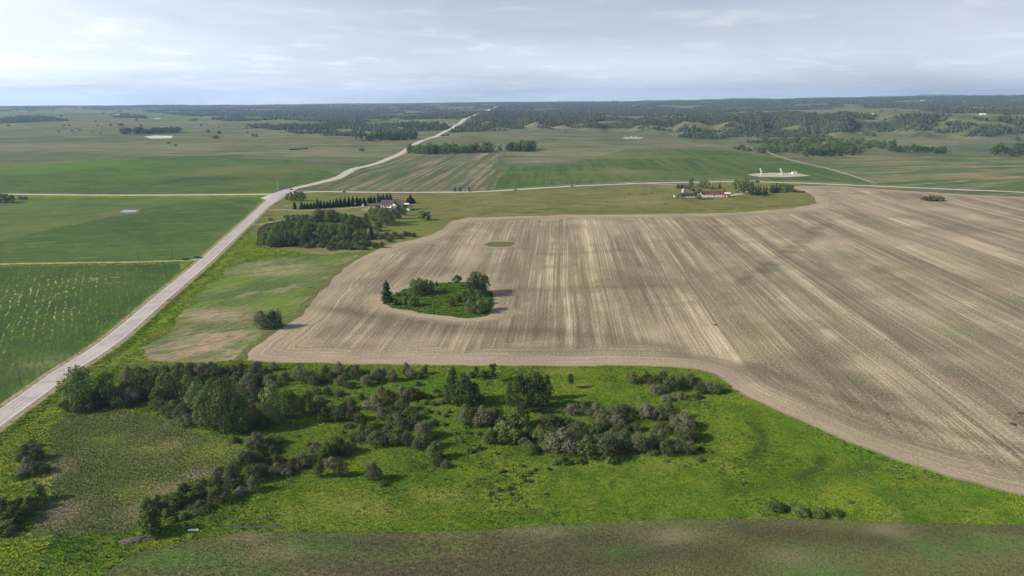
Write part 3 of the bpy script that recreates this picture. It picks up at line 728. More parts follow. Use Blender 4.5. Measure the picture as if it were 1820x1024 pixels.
# grid of ground points, spaced in proportion to distance, plus the outlines
LR = 0.0125
rings = np.exp(np.arange(math.log(45), math.log(17200), LR))
azs = np.radians(np.arange(-56, 56.01, math.degrees(LR)))
rr, aa = np.meshgrid(rings, azs, indexing='ij')
aa = aa + (np.arange(len(rings))[:, None] % 2) * LR / 2
gp = np.stack([(rr * np.sin(aa)).ravel(), (rr * np.cos(aa)).ravel()], 1)
pts = [gp]; edges = []; base = len(gp)
for pl in polys:
    n = len(pl); pts.append(pl); edges += [(base + i, base + (i + 1) % n) for i in range(n)]; base += n
allp = np.vstack(pts)
res = delaunay_2d_cdt([Vector((float(a), float(b))) for a, b in allp], edges, [], 0, 1e-3, False)
GV = np.array([(v.x, v.y) for v in res[0]]); GF = np.array([f[:3] for f in res[2]], np.int32)
cen = GV[GF].mean(1)
owner = np.full(len(GF), -1)
for i, pl in enumerate(polys):
    lo = pl.min(0); hi = pl.max(0)
    k = np.where((cen[:, 0] > lo[0]) & (cen[:, 0] < hi[0]) & (cen[:, 1] > lo[1]) & (cen[:, 1] < hi[1]))[0]
    ins = inpoly(cen[k, 0], cen[k, 1], pl); owner[k[ins]] = i
a_, b_, c_ = GV[GF[:, 0]], GV[GF[:, 1]], GV[GF[:, 2]]
flip = ((b_[:, 0] - a_[:, 0]) * (c_[:, 1] - a_[:, 1]) - (b_[:, 1] - a_[:, 1]) * (c_[:, 0] - a_[:, 0])) < 0
GF[flip] = GF[flip][:, ::-1]
GX, GY = GV[:, 0], GV[:, 1]
def road_rise(x, y):
    z = np.zeros(np.shape(x))
    near = np.hypot(x, y) < 1500
    if near.any():
        d = segdist(x[near], y[near], hwy)
        z[near] = 0.8 * (1 - S(d, 6.5, 12)) - 0.35 * np.exp(-((d - 14) / 2.5) ** 2)
    return z
def gz(x, y):
    x = np.atleast_1d(np.asarray(x, float)); y = np.atleast_1d(np.asarray(y, float))
    return hgt(x, y) + road_rise(x, y)
GZ = gz(GX, GY)

# ---- soil and growth patches with shapes of their own
def patch(lst, s):
    o = np.zeros(len(GX)); wx = fbm(GX / 30, GY / 30, s, 3); wy = fbm(GX / 30, GY / 30, s + 9, 3)
    L = np.array(lst, float)
    C = P(L[:, :2]); U = P(np.stack([L[:, 0], L[:, 1] - L[:, 3]], 1)); D = P(np.stack([L[:, 0], L[:, 1] + L[:, 3]], 1))
    for i, (px, py, rx, ry, st) in enumerate(lst):
        cx, cy = C[i, :2]; ax = rx * mpp(C[i]); ay = max(4.0, abs(U[i, 1] - D[i, 1]) / 2)
        k = np.where((np.abs(GX - cx) < 3 * ax) & (np.abs(GY - cy) < 3 * ay))[0]
        q = ((GX[k] - cx) / ax + wx[k] * 0.55) ** 2 + ((GY[k] - cy) / ay + wy[k] * 0.55) ** 2
        o[k] = np.maximum(o[k], st * np.exp(-q * 1.2))
    return o
def lines(lst, s):
    o = np.zeros(len(GX)); wv = fbm(GX / 25, GY / 25, s, 2)
    for px, wd, st in lst:
        ln = P(px)[:, :2]; lo = ln.min(0) - 6 * wd; hi = ln.max(0) + 6 * wd
        k = np.where((GX > lo[0]) & (GX < hi[0]) & (GY > lo[1]) & (GY < hi[1]))[0]
        d = segdist(GX[k], GY[k], ln)
        o[k] = np.maximum(o[k], st * np.exp(-(d / (wd * (1 + 0.5 * wv[k]))) ** 2))
    return o
wet = np.maximum(lines([
    ([(530, 543), (600, 552), (660, 562), (720, 570), (800, 580), (900, 588), (980, 588)], 5, 1.0),
    ([(660, 572), (760, 584), (880, 592)], 6, 0.7), ([(880, 515), (960, 515), (1040, 510), (1180, 510)], 5, 0.6),
    ([(900, 585), (990, 590), (1100, 600), (1200, 620)], 7, 0.7), ([(1310, 507), (1390, 450), (1455, 398)], 3.4, 0.9), ([(1352, 492), (1420, 440), (1485, 388)], 2.6, 0.8),
    ([(960, 452), (1040, 450), (1110, 444)], 3, 0.6), ([(1430, 640), (1530, 690), (1640, 720)], 8, 0.6), ([(1330, 650), (1450, 690), (1560, 730), (1700, 770), (1820, 800)], 5, 0.95),
    ([(1200, 630), (1330, 660), (1450, 720), (1600, 780), (1820, 835)], 5, 0.8),
    ([(1340, 810), (1355, 790), (1350, 765), (1342, 755)], 2.4, 1.0), ([(1420, 850), (1450, 835), (1462, 815)], 2.2, 1.0), ([(870, 780), (900, 760), (960, 790), (930, 800)], 5, 0.6), ([(1300, 870), (1400, 860), (1550, 830)], 3, 0.5),
    ([(0, 282), (120, 276), (190, 274)], 14, 0.7), ([(300, 325), (335, 318), (370, 317), (415, 318)], 22, 1.0), ([(880, 305), (1000, 297), (1080, 293)], 6, 0.6),
    ([(0, 213), (70, 208)], 40, 0.8), ([(1140, 282), (1200, 276), (1300, 280)], 12, 0.5),
    ([(985, 365), (1030, 362), (1040, 363)], 6, 0.7), ([(900, 379), (1000, 377), (1200, 376), (1440, 364)], 3, 0.7), ([(640, 462), (590, 500), (560, 535), (530, 562)], 2.5, 0.8),
    ([(880, 960), (1000, 962), (1150, 955)], 5, 0.8), ([(560, 962), (700, 965)], 4, 0.7), ([(1320, 945), (1500, 955), (1580, 960)], 4, 0.9), ([(1620, 945), (1700, 955)], 5, 0.6), ([(1000, 995), (1200, 985), (1300, 990)], 5, 0.7),
    ], 51), 0)
dry = patch([(170, 496, 40, 8, 1), (105, 520, 20, 6, 0.9), (10, 530, 30, 8, 0.6), (75, 640, 25, 8, 0.6), (250, 640, 60, 15, 0.4),
    (1180, 952, 70, 14, 1), (1590, 945, 45, 12, 0.8), (960, 950, 60, 8, 0.7), (500, 985, 70, 10, 0.5), (1400, 990, 60, 8, 0.4), (450, 955, 40, 8, 0.5),
    (640, 905, 80, 18, 0.7), (780, 880, 60, 14, 0.8), (520, 920, 60, 16, 0.5), (1180, 830, 60, 16, 0.35), (1000, 660, 50, 8, 0.5),
    (90, 850, 18, 40, 1), (300, 790, 30, 10, 0.7), (110, 920, 40, 25, 0.9), (300, 872, 40, 12, 0.9), (250, 915, 40, 25, 0.8), (350, 845, 50, 12, 0.6),
    (1070, 400, 60, 15, 0.7), (830, 455, 40, 20, 0.7), (560, 630, 120, 10, 0.5), (700, 605, 140, 8, 0.6), (1180, 590, 50, 20, 0.6), (1300, 640, 60, 10, 0.6), (1530, 655, 70, 10, 0.8), (1700, 640, 60, 14, 0.6), (1450, 430, 80, 14, 0.5), (1700, 430, 130, 20, 0.6), (1600, 370, 150, 12, 0.55),
    (1090, 305, 40, 10, 0.6), (1050, 275, 120, 9, 0.8), (960, 285, 60, 6, 0.8), (1150, 248, 60, 8, 0.5), (1560, 290, 90, 8, 0.6), (1720, 312, 90, 6, 0.8), (1500, 330, 60, 4, 0.5),
    (410, 300, 60, 10, 0.8), (330, 262, 90, 6, 0.6), (60, 262, 90, 8, 0.5), (500, 300, 80, 14, 0.5), (560, 270, 90, 8, 0.6), (800, 340, 60, 3, 0.9), (690, 330, 90, 6, 0.4), (1620, 252, 120, 8, 0.7), (1750, 250, 80, 10, 0.6),
    (1130, 360, 70, 8, 0.6), (900, 355, 60, 8, 0.5), (600, 378, 40, 4, 0.7), (690, 372, 30, 4, 0.7), (530, 378, 40, 4, 0.5)], 61)
skip = patch([(130, 505, 90, 22, 1), (50, 560, 110, 60, 1), (20, 620, 60, 60, 0.8), (90, 500, 80, 16, 1), (0, 540, 60, 60, 1)], 63)
dry = np.maximum(dry, lines([([(60, 712), (119, 668), (200, 615), (285, 545), (370, 470), (450, 397)], 2.4, 0.0)], 62))
lush = patch([(270, 800, 60, 10, 0.9), (190, 785, 40, 12, 0.7), (390, 800, 50, 20, 0.9), (250, 870, 50, 15, 0.8), (440, 790, 40, 20, 0.7),
    (90, 990, 90, 20, 0.9), (640, 850, 60, 20, 0.7), (700, 690, 120, 14, 0.7), (850, 750, 80, 20, 0.5), (1500, 800, 100, 40, 0.6), (1000, 930, 90, 8, 0.5), (1700, 880, 100, 15, 0.4),
    (1740, 968, 60, 9, 1), (1110, 985, 60, 10, 0.6), (1650, 975, 30, 25, 0.7), (560, 975, 60, 8, 0.5), (300, 1000, 90, 18, 0.7), (1450, 1015, 60, 10, 0.8),
    (70, 300, 90, 12, 1), (160, 293, 120, 9, 0.8), (250, 310, 120, 12, 0.35), (940, 330, 70, 8, 0.7), (1230, 310, 80, 10, 0.6), (1420, 300, 80, 8, 0.6), (1520, 300, 60, 8, 0.6),
    (520, 352, 60, 6, 0.8), (560, 356, 80, 5, 0.8), (740, 400, 50, 14, 0.7), (700, 420, 60, 10, 0.6), (470, 345, 40, 5, 0.6), (480, 430, 40, 20, 0.7),
    (500, 540, 50, 20, 0.8), (420, 505, 40, 16, 0.5), (520, 480, 60, 16, 0.5), (960, 600, 60, 20, 0.5), (1040, 490, 50, 25, 0.5), (1110, 610, 60, 12, 0.5), (1500, 720, 40, 10, 0.5), (1690, 590, 60, 14, 0.6), (1360, 590, 60, 20, 0.5), (860, 415, 60, 12, 0.4), (800, 640, 60, 5, 0.4), (1330, 625, 30, 10, 0.4)], 71)
bare = patch([(330, 622, 95, 18, 1.0), (390, 560, 60, 12, 1.0), (370, 600, 70, 18, 1.0), (405, 628, 60, 14, 1.0), (510, 478, 70, 12, 0.9), (480, 625, 30, 8, .6), (420, 600, 50, 14, 0.5), (500, 480, 50, 10, 0.7), (300, 570, 20, 10, 0.6), (410, 640, 40, 6, 0.9), (290, 640, 60, 5, 0.7), (60, 650, 40, 20, 0.3), (90, 640, 30, 12, 0.4)], 81)
GR = np.hypot(GX, GY)
ppx, ppy = proj(GX, GY, GZ)
WOODS = [
 ([(240, 186), (420, 183), (900, 182), (880, 197), (845, 210), (815, 224), (790, 233), (700, 236), (600, 232), (520, 236), (470, 229), (400, 216), (330, 206), (260, 199)], -0.04, 1.0),
 ([(790, 236), (815, 226), (850, 207), (880, 197), (960, 196), (1100, 194), (1250, 197), (1450, 203), (1450, 228), (1420, 236), (1350, 243), (1300, 238), (1210, 236), (1160, 230), (1070, 228), (980, 227), (880, 233)], -0.35, 1.0),
 ([(1400, 232), (1400, 208), (1500, 202), (1560, 204), (1545, 216), (1520, 232), (1470, 238), (1430, 238)], -0.25, 1.0),
 ([(1535, 222), (1600, 205), (1690, 205), (1680, 216), (1650, 231), (1600, 234), (1560, 235)], -0.25, 1.0),
 ([(1660, 238), (1690, 214), (1720, 208), (1760, 214), (1735, 226), (1700, 236)], -0.25, 1.0),
 ([(1715, 243), (1750, 220), (1780, 210), (1840, 210), (1900, 215), (1900, 238), (1800, 236), (1760, 242)], -0.25, 1.0),
 ([(880, 183), (1100, 178), (1300, 176), (1480, 174), (1820, 170), (1900, 170), (1900, 190), (1700, 195), (1500, 191), (1450, 200), (1250, 196), (1000, 194), (880, 196)], -0.12, 1.0),
 ([(1640, 178), (1820, 180), (1820, 203), (1700, 203), (1620, 196)], -0.02, 1.0),
 ([(0, 212), (45, 207), (75, 208), (150, 218), (60, 222), (0, 226)], -0.02, 1.0), ([(178, 205), (215, 203), (258, 207), (262, 212), (215, 210)], -0.2, 1.0),
 ([(0, 186), (240, 185), (260, 196), (100, 197), (0, 198)], 0.30, 1.0), ([(470, 228), (700, 236), (640, 243), (540, 240)], 0.16, 1.0), ([(340, 214), (470, 228), (440, 236), (330, 226)], 0.22, 1.0),
 ([(1180, 236), (1330, 243), (1460, 240), (1500, 250), (1380, 255), (1290, 252), (1200, 243)], 0.10, 1.0)]
def wood_at(x, y, px, py):
    n = fbm(x / 260, y / 260, 91, 4) + 0.35 * fbm(x / 900, y / 900, 95, 2) + 0.30 * fbm(x / 160, y / 70, 99, 3)
    o = np.zeros(np.shape(x), bool)
    for poly, thr, _ in WOODS: o |= inpoly(px, py, poly) & (n > thr)
    return o & (np.hypot(x, y) > 1700) & (segdist(x, y, far_rd) > 22) & (segdist(x, y, cutline) > 20)
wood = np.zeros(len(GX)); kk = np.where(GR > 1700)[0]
wood[kk] = wood_at(GX[kk], GY[kk], ppx[kk], ppy[kk])  # ground under the woods painted dark, as shade in gaps between crowns
# distance inside the stubble from its rim, and position along the rim
si = names.index("stubble_field"); ii = names.index("isle_grass"); io = names.index("isle_oval")
edist = np.full(len(GX), 400.0)
ks = np.where((GR > 150) & (GR < 1400))[0]
def closed(w): return np.vstack([w, w[:1]])
de = segdist(GX[ks], GY[ks], closed(polys[si])[::2])
di = segdist(GX[ks], GY[ks], closed(polys[ii])[::2]) * 2.0
do = segdist(GX[ks], GY[ks], closed(polys[io])[::2]) * 3.5
edist[ks] = np.minimum(np.minimum(de, di), do)
cdist = np.full(len(GX), 9.0); kc = np.where(GR < 1500)[0]
dsig = segdist(GX[kc], GY[kc], hwy); hi_ = np.argmin(np.hypot(GX[kc][:, None] - hwy[None, :, 0], GY[kc][:, None] - hwy[None, :, 1]), axis=1); hi_ = np.minimum(hi_, len(hwy) - 2)
hd = hwy[hi_ + 1] - hwy[hi_]; cdist[kc] = dsig * np.sign(hd[:, 1] * (GX[kc] - hwy[hi_, 0]) - hd[:, 0] * (GY[kc] - hwy[hi_, 1]) + 1e-9)
arc = np.hypot(GX - 60, (GY - 520) * 0.6)

def region_mesh(name, sel, m):
    F = GF[sel]; u, inv = np.unique(F, return_inverse=True)
    me = np_mesh(name, np.stack([GX[u], GY[u], GZ[u]], 1), inv.reshape(F.shape), m, smooth=True)
    for an, av in (("wet", wet), ("dry", dry), ("lush", lush), ("bare", bare), ("wood", wood), ("edist", edist), ("arc", arc), ("skip", skip), ("cdist", cdist)):
        fattr(me, an, av[u])
    return me
NAME_OF = {"verge_west": "road_shoulder", "road_far": "road", "road_east": "road", "road_west": "road", "lane_west": "dirt_lane", "lane_field": "dirt_lane", "lane_grove": "dirt_lane", "lane_house": "driveway", "lane_barn": "driveway",
           "track_wellsite": "dirt_track", "wellsite_pad": "gravel_pad", "wellsite_pad_far": "gravel_pad", "yard_house": "gravel_yard", "yard_barn": "gravel_yard", "salt_flat": "dry_pond_bed", "isle_oval": "grass_patch", "isle_thin": "grass_patch", "isle_grass": "grass_island", "crossing": "road_crossing"}
ground = struct(link("ground", region_mesh("ground", owner == -1, M_range)), "rolling rangeland reaching to the horizon")
REGION = {}
for i, n in enumerate(names):
    sel = owner == i
    if sel.any():
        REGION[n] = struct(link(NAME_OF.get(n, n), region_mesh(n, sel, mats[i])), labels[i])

# far blue ridge on the skyline to the right
M_ridge = ground_mat("far_ridge", (0.10, 0.12, 0.10), [((0.16, 0.17, 0.13), 900, 0.45, 0.6, 0.6, dict(detail=3))])
ra = np.radians(np.linspace(8, 50, 220)); rd = np.linspace(0, 1, 9); V = []; F = []
for i, a in enumerate(ra):
    hh = 60 + 120 * S(math.degrees(a), 9, 20) + 90 * float(fbm(i / 17.0, 0.3, 5, 4)) + 70 * S(math.degrees(a), 22, 31)
    for t in rd:
        R = 16500 + 1100 * t; V.append((R * math.sin(a), R * math.cos(a), -60 + (35 + hh * 0.78 + 60) * math.sin(math.pi * t) ** 0.8))
for i in range(len(ra) - 1):
    for j in range(8):
        q = i * 9 + j; F.append((q, q + 9, q + 10, q + 1))
struct(link("distant_hills", np_mesh("distant_hills", V, F, M_ridge, smooth=True)), "faint blue hills on the skyline")

# white edge lines and yellow centre dashes of the highway, each a thin sheet on the asphalt
M_white = flat_mat("road_paint_white", (0.70, 0.70, 0.68), 0.7, 0.15); M_yellow = flat_mat("road_paint_yellow", (0.62, 0.46, 0.12), 0.7, 0.15)
def road_line(name, off, wd, m, dash=None):
    # resample the centreline every 3 m
    seg = np.hypot(*np.diff(hwy, axis=0).T); s = np.concatenate([[0], np.cumsum(seg)]); q = np.arange(0, s[-1] - 15, 3.0)
    c = np.stack([np.interp(q, s, hwy[:, 0]), np.interp(q, s, hwy[:, 1])], 1)
    d = np.gradient(c, axis=0); d /= np.linalg.norm(d, axis=1)[:, None]; nr = np.stack([d[:, 1], -d[:, 0]], 1)
    A = c + nr * (off - wd / 2); B = c + nr * (off + wd / 2)
    V = np.vstack([np.column_stack([A, gz(A[:, 0], A[:, 1]) + 0.03]), np.column_stack([B, gz(B[:, 0], B[:, 1]) + 0.03])])
    n = len(q); idx = [i for i in range(n - 1) if dash is None or i % 4 < 1]
    F = [(i, n + i, n + i + 1, i + 1) for i in idx]
    return link(name, np_mesh(name, V, F, m), REGION["highway"])
road_line("edge_line", -4.2, 0.2, M_white); road_line("edge_line", 4.2, 0.2, M_white)
cl = road_line("centre_line", 0.0, 0.16, M_yellow, dash=True); cl["kind"] = "stuff"

# ================================================================== VEGETATION
L_willow = leaf_mat("willow_leaves", (0.042, 0.056, 0.022), (0.135, 0.148, 0.074), (0.138, 0.130, 0.092), 0.25)
L_shrub = leaf_mat("shrub_leaves", (0.044, 0.072, 0.020), (0.120, 0.160, 0.050), None, 0.25)
L_poplar = leaf_mat("poplar_leaves", (0.046, 0.076, 0.024), (0.135, 0.180, 0.062), None, 0.25)
L_dark = leaf_mat("dark_leaves", (0.026, 0.048, 0.015), (0.078, 0.112, 0.036), None, 0.2)
L_spruce = leaf_mat("spruce_needles", (0.010, 0.018, 0.010), (0.030, 0.044, 0.024), None, 0.08)
L_far = leaf_mat("far_woods", (0.014, 0.023, 0.014), (0.046, 0.056, 0.032), None, 0.1)
def blades(name, gain): return ground_mat(name + "_blades", *GROUND_DEF[name], gain=gain)  # ground colour copied brighter to make up for shading on upright blades
L_grass = blades("meadow", 1.12); L_sedge = blades("sedge_marsh", 1.12); L_ditch = blades("roadside_grass", 1.1); L_seedling = blades("seeded_field", 1.1); L_isle = blades("isle_grass", 1.0)
M_bark = flat_mat("bark", (0.10, 0.085, 0.068), 0.95, 0.3, 0.4)
M_pale = flat_mat("pale_bark", (0.20, 0.19, 0.155), 0.9, 0.3, 0.3)

def leaf_cloud(lobes, n, leaf, g, up=0.25, sink=0.5):
    """leaf-sized faces on and in a set of lobes; returns verts, quads, tone"""
    L = np.array(lobes, float); wgt = (L[:, 3] * L[:, 4] + L[:, 4] * L[:, 5] + L[:, 3] * L[:, 5]); wgt /= wgt.sum()
    k = g.choice(len(L), n * 2, p=wgt); d = g.normal(size=(n * 2, 3)); d /= np.linalg.norm(d, axis=1)[:, None]
    rad = 1 - sink * g.random(n * 2) ** 2.2 + 0.15 * g.normal(size=n * 2)
    p = L[k, :3] + d * L[k, 3:6] * rad[:, None]
    keep = (d[:, 2] > -0.35) | (g.random(n * 2) < 0.35)
    for q in L:                                    # thin out what lies deep inside another lobe
        ins = np.linalg.norm((p - q[:3]) / q[3:6], axis=1) < 0.62
        keep &= ~(ins & (g.random(n * 2) < 0.8))
    keep &= p[:, 2] > 0.01
    p = p[keep][:n]; d = d[keep][:n]; k = k[keep][:n]; m = len(p)
    nr = d + 0.42 * g.normal(size=(m, 3)); nr[:, 2] += up; nr /= np.linalg.norm(nr, axis=1)[:, None]
    t = np.cross(nr, g.normal(size=(m, 3))); t /= np.linalg.norm(t, axis=1)[:, None] + 1e-9; b = np.cross(nr, t)
    s = leaf * (0.55 + 0.9 * g.random(m))[:, None]
    V = np.stack([p - t * s, p - b * s * 0.62, p + t * s, p + b * s * 0.62], 1).reshape(-1, 3)
    F = np.arange(m * 4).reshape(-1, 4)
    lt = g.random(len(L))
    tone = np.clip(0.55 * lt[k] + 0.45 * g.random(m), 0, 1)
    return V, F, np.repeat(tone, 4)
def tubes(segs, n=5):
    V = []; F = []
    for p0, p1, r0, r1 in segs:
        p0 = np.array(p0, float); p1 = np.array(p1, float); d = p1 - p0; d /= np.linalg.norm(d) + 1e-9
        a = np.cross(d, (0.3, 0.9, 0.2)); a /= np.linalg.norm(a); b = np.cross(d, a); o = len(V)
        for q, r in ((p0, r0), (p1, r1)):
            for i in range(n):
                an = 2 * math.pi * i / n; V.append(q + (a * math.cos(an) + b * math.sin(an)) * r)
        for i in range(n): F.append((o + i, o + (i + 1) % n, o + n + (i + 1) % n, o + n + i))
    return np.array(V), np.array(F)
def leaf_mesh(name, data, m):
    me = np_mesh(name, data[0], data[1], m); fattr(me, "tone", data[2]); return me
def willow_proto(seed, m, n=1900, leaf=0.032, sp=1.0):
    g = np.random.default_rng(seed); lobes = []
    for i in range(10):
        a = 2 * math.pi * (i / 10) + g.normal() * 0.3; rr = 0.20 + 0.12 * g.random(); s = 0.14 + 0.09 * g.random()
        lobes.append((math.cos(a) * rr * sp, math.sin(a) * rr * sp, 0.26 + 0.30 * g.random(), s, s, s * (1.25 + 0.6 * g.random())))
    for i in range(6):
        a = g.random() * 6.28; rr = 0.14 * g.random(); s = 0.13 + 0.07 * g.random()
        lobes.append((math.cos(a) * rr, math.sin(a) * rr, 0.60 + 0.20 * g.random(), s, s, s * (1.2 + 0.5 * g.random())))
    seg = []
    for q in lobes: seg.append(((q[0] * 0.15, q[1] * 0.15, -0.05), (q[0] * 0.9, q[1] * 0.9, q[2]), 0.014, 0.005))
    for i in range(26):                             # bare twigs standing out of the leaves
        q = lobes[g.integers(len(lobes))]; d = g.normal(size=3); d[2] = abs(d[2]) + 0.5; d /= np.linalg.norm(d)
        p0 = np.array(q[:3]); seg.append((p0, p0 + d * (np.array(q[3:6]) * (1.25 + 0.45 * g.random())), 0.006, 0.002))
    tv, tf = tubes(seg, 4)
    return leaf_mesh("shrub_foliage", leaf_cloud(lobes, n, leaf, g), m), np_mesh("shrub_stems", tv, tf, M_bark)
def tree_proto(seed, m, n=2300, leaf=0.027, base=0.22, top=1.0, wid=0.5, nl=20, bark=None, stems=1, shape=1.0, peak=False):
    """tapered trunk(s) with limbs carrying leaf lobes; unit height, about unit width"""
    g = np.random.default_rng(seed); lobes = []; seg = []
    for j in range(stems):
        ox, oy = (0, 0) if stems == 1 else g.normal(size=2) * 0.16
        seg.append(((ox, oy, -0.05), (ox * 1.1, oy * 1.1, 0.45), 0.013, 0.009)); seg.append(((ox * 1.1, oy * 1.1, 0.45), (ox * 1.2 + g.normal() * 0.03, oy * 1.2, 0.88), 0.009, 0.003))
    for i in range(nl):
        t = (i + 0.5) / nl; z = base + (top - base - 0.09) * t ** 0.9
        env = wid * (math.sin(math.pi * (0.16 + 0.74 * t)) ** shape) * (0.75 + 0.45 * g.random())
        if peak: env = wid * min(1.0, 0.6 + 2 * t) * (1 - t) ** 0.6 * (0.85 + 0.4 * g.random()) * 1.1 + 0.04
        a = i * 2.4 + g.normal() * 0.5; s = 0.10 + 0.075 * g.random()
        rr = max(0.0, env - s) * (0.55 + 0.5 * g.random())
        lobes.append((math.cos(a) * rr, math.sin(a) * rr, z + g.normal() * 0.02, s * 1.2, s * 1.2, s * (0.75 + 0.5 * g.random())))
        seg.append(((0, 0, z * 0.72), (math.cos(a) * rr, math.sin(a) * rr, z), 0.008, 0.003))
    tv, tf = tubes(seg, 5)
    return leaf_mesh("tree_crown", leaf_cloud(lobes, n, leaf, g), m), np_mesh("tree_trunk", tv, tf, bark or M_bark)
def spruce_proto(seed, tiers=19, per=20, gap=0.0, blunt=0.8):
    g = np.random.default_rng(seed); V = []; F = []; tone = []
    for i in range(tiers):
        t = i / (tiers - 1); z = 0.07 + 0.89 * t; R = (0.56 * (1 - t) ** blunt + 0.04) * (0.82 + 0.3 * g.random())
        if g.random() < gap: R *= 0.55
        for j in range(per if t < 0.8 else per - 5):
            a = g.random() * 6.283; r = R * (0.7 + 0.45 * g.random()); wd = 0.065 + 0.07 * (1 - t)
            c, s_ = math.cos(a), math.sin(a); o = len(V); zt = z + 0.02 * g.normal(); dr = 0.035 + 0.05 * g.random()
            V += [(c * r * 0.12, s_ * r * 0.12, zt + 0.03), (c * r * 0.62 - s_ * wd, s_ * r * 0.62 + c * wd, zt - dr * 0.8), (c * r, s_ * r, zt - dr * 0.6), (c * r * 0.62 + s_ * wd, s_ * r * 0.62 - c * wd, zt - dr * 0.8)]
            F.append((o, o + 1, o + 2, o + 3)); tone += [g.random()] * 4
    o = len(V); V += [(-0.02, 0, 0.93), (0.02, 0, 0.93), (0, 0.01, 1.02), (0, -0.01, 0.95)]; F.append((o, o + 1, o + 2, o + 3)); tone += [0.5] * 4
    tv, tf = tubes([((0, 0, -0.05), (0, 0, 0.95), 0.022, 0.004)], 6)
    return leaf_mesh("spruce_crown", (np.array(V), np.array(F), np.array(tone)), L_spruce), np_mesh("spruce_trunk", tv, tf, M_bark)
def joined(pair, name):
    """one mesh with crown and trunk for plants only a few pixels high"""
    a, b = pair; bm = bmesh.new(); bm.from_mesh(a); na = len(bm.faces); bm.from_mesh(b)
    bm.faces.ensure_lookup_table()
    for f in bm.faces[na:]: f.material_index = 1
    me = bpy.data.meshes.new(name); bm.to_mesh(me); bm.free(); me.materials.append(a.materials[0]); me.materials.append(b.materials[0]); return me

PROTO = {
 'willow': [willow_proto(100 + i, L_willow, sp=1.0 + 0.15 * (i % 3)) for i in range(6)],
 'bush': [willow_proto(120 + i, L_shrub, 900, 0.05) for i in range(4)],
 'low': [willow_proto(140 + i, L_shrub, 260, 0.085) for i in range(3)],
 'poplar': [tree_proto(160 + i, L_poplar, bark=M_pale, stems=2, base=0.07, shape=0.6, nl=24) for i in range(5)],
 'dark': [tree_proto(180 + i, L_dark, 2600, base=0.10, stems=2, shape=0.7, nl=26, peak=True) for i in range(4)],
 'slim': [tree_proto(200 + i, L_dark, 900, 0.04, base=0.34, wid=0.42, nl=10, bark=M_pale) for i in range(2)],
 'spruce': [spruce_proto(220, gap=0.35), spruce_proto(221), spruce_proto(222, gap=0.12)],
}
L_olive = leaf_mat("olive_leaves", (0.040, 0.062, 0.020), (0.120, 0.150, 0.055), None, 0.25)
PROTO['willow'] += [willow_proto(300 + i, L_olive, 1500, 0.036, sp=1.1) for i in range(3)]
PROTO['old_spruce'] = [spruce_proto(290, 15, 22, 0.35, 0.42)]
PROTO['far_poplar'] = [tree_proto(240 + i, L_poplar, 420, 0.062, base=0.10, stems=1, shape=0.7, nl=12) for i in range(4)]
PROTO['far_dark'] = [tree_proto(250 + i, L_dark, 420, 0.062, base=0.08, stems=1, shape=0.7, nl=12) for i in range(3)]
PROTO['far_spruce'] = [spruce_proto(260 + i, 11, 9) for i in range(2)]
PROTO['far_bush'] = [willow_proto(270 + i, L_willow, 260, 0.085) for i in range(3)]
PARTS = {'far_bush': ("foliage", "stems"), 'willow': ("foliage", "stems"), 'bush': ("foliage", "stems"), 'low': ("foliage", "stems")}
NM = {'willow': "willow_shrub", 'bush': "leafy_shrub", 'low': "low_shrub", 'poplar': "poplar_tree", 'dark': "dark_tree", 'slim': "slender_tree", 'spruce': "spruce_tree", 'old_spruce': "spruce_tree",
      'far_poplar': "poplar_tree", 'far_dark': "dark_tree", 'far_spruce': "spruce_tree", 'far_bush': "willow_shrub"}
prng = random.Random(11)
ORD = ['', 'second', 'third', 'fourth', 'fifth', 'sixth', 'seventh', 'eighth', 'ninth', 'tenth', 'eleventh', 'twelfth', 'thirteenth', 'fourteenth', 'fifteenth', 'sixteenth', 'seventeenth', 'eighteenth', 'nineteenth', 'twentieth', 'twenty-first', 'twenty-second', 'twenty-third']
JOINED = {}
def plants(kind, lst, label, group, cat=None, conv=None, lab=None):
    """lst of (centre x, foot y, width, height) in photo pixels (or in a crop given by conv = x0, y0, zoom)"""
    A = np.array(lst, float)
    if conv is not None:
        A = np.stack([conv[0] + A[:, 0] / conv[2], conv[1] + A[:, 1] / conv[2], A[:, 2] / conv[2], A[:, 3] / conv[2]], 1)
    rank = np.argsort(np.argsort(A[:, 0], kind='stable')); W = P(A[:, :2]); cat = cat or ("shrub" if kind in ('willow', 'bush', 'low', 'far_bush') else "tree"); out = []
    for i in range(len(A)):
        k = mpp(W[i]); r = math.hypot(W[i, 0], W[i, 1]); th = math.atan2(CAM_H, r)
        wd = A[i, 2] * k; pk = 0.12 if 'spruce' in kind else 0.35
        H = (A[i, 3] * k - pk * wd * math.sin(th)) / math.cos(th); H = max(H, 0.45 * wd if cat == "shrub" else 0.8 * wd * 0.7)
        u = W[i, :2] / r; x, y = W[i, :2] + u * wd * 0.16
        z = float(gz(x, y)[0]); sc = (wd * 1.16, wd * 1.16, H * 1.12); rz = prng.random() * 6.28
        lb = lab[i] if lab and lab[i] else label
        if not lab and 1 < len(A) <= 24:
            lb = label + ", " + ("leftmost" if rank[i] == 0 else "rightmost" if rank[i] == len(A) - 1 else ORD[rank[i]] + " from the left")
        pr = prng.choice(PROTO[kind])
        if kind.startswith('far') and A[i, 3] < 11:
            if pr[0].name not in JOINED: JOINED[pr[0].name] = joined(pr, NM[kind])
            o = link(NM[kind], JOINED[pr[0].name], None, (x, y, z), rz, sc)
        else:
            o = empty(NM[kind], (x, y, z), rz, sc); pn = PARTS.get(kind, ("crown", "trunk"))
            link(pn[0], pr[0], o); link(pn[1], pr[1], o)
        tag(o, lb, cat, None if (lab and lab[i]) or len(A) == 1 else group); out.append(o)
    return out
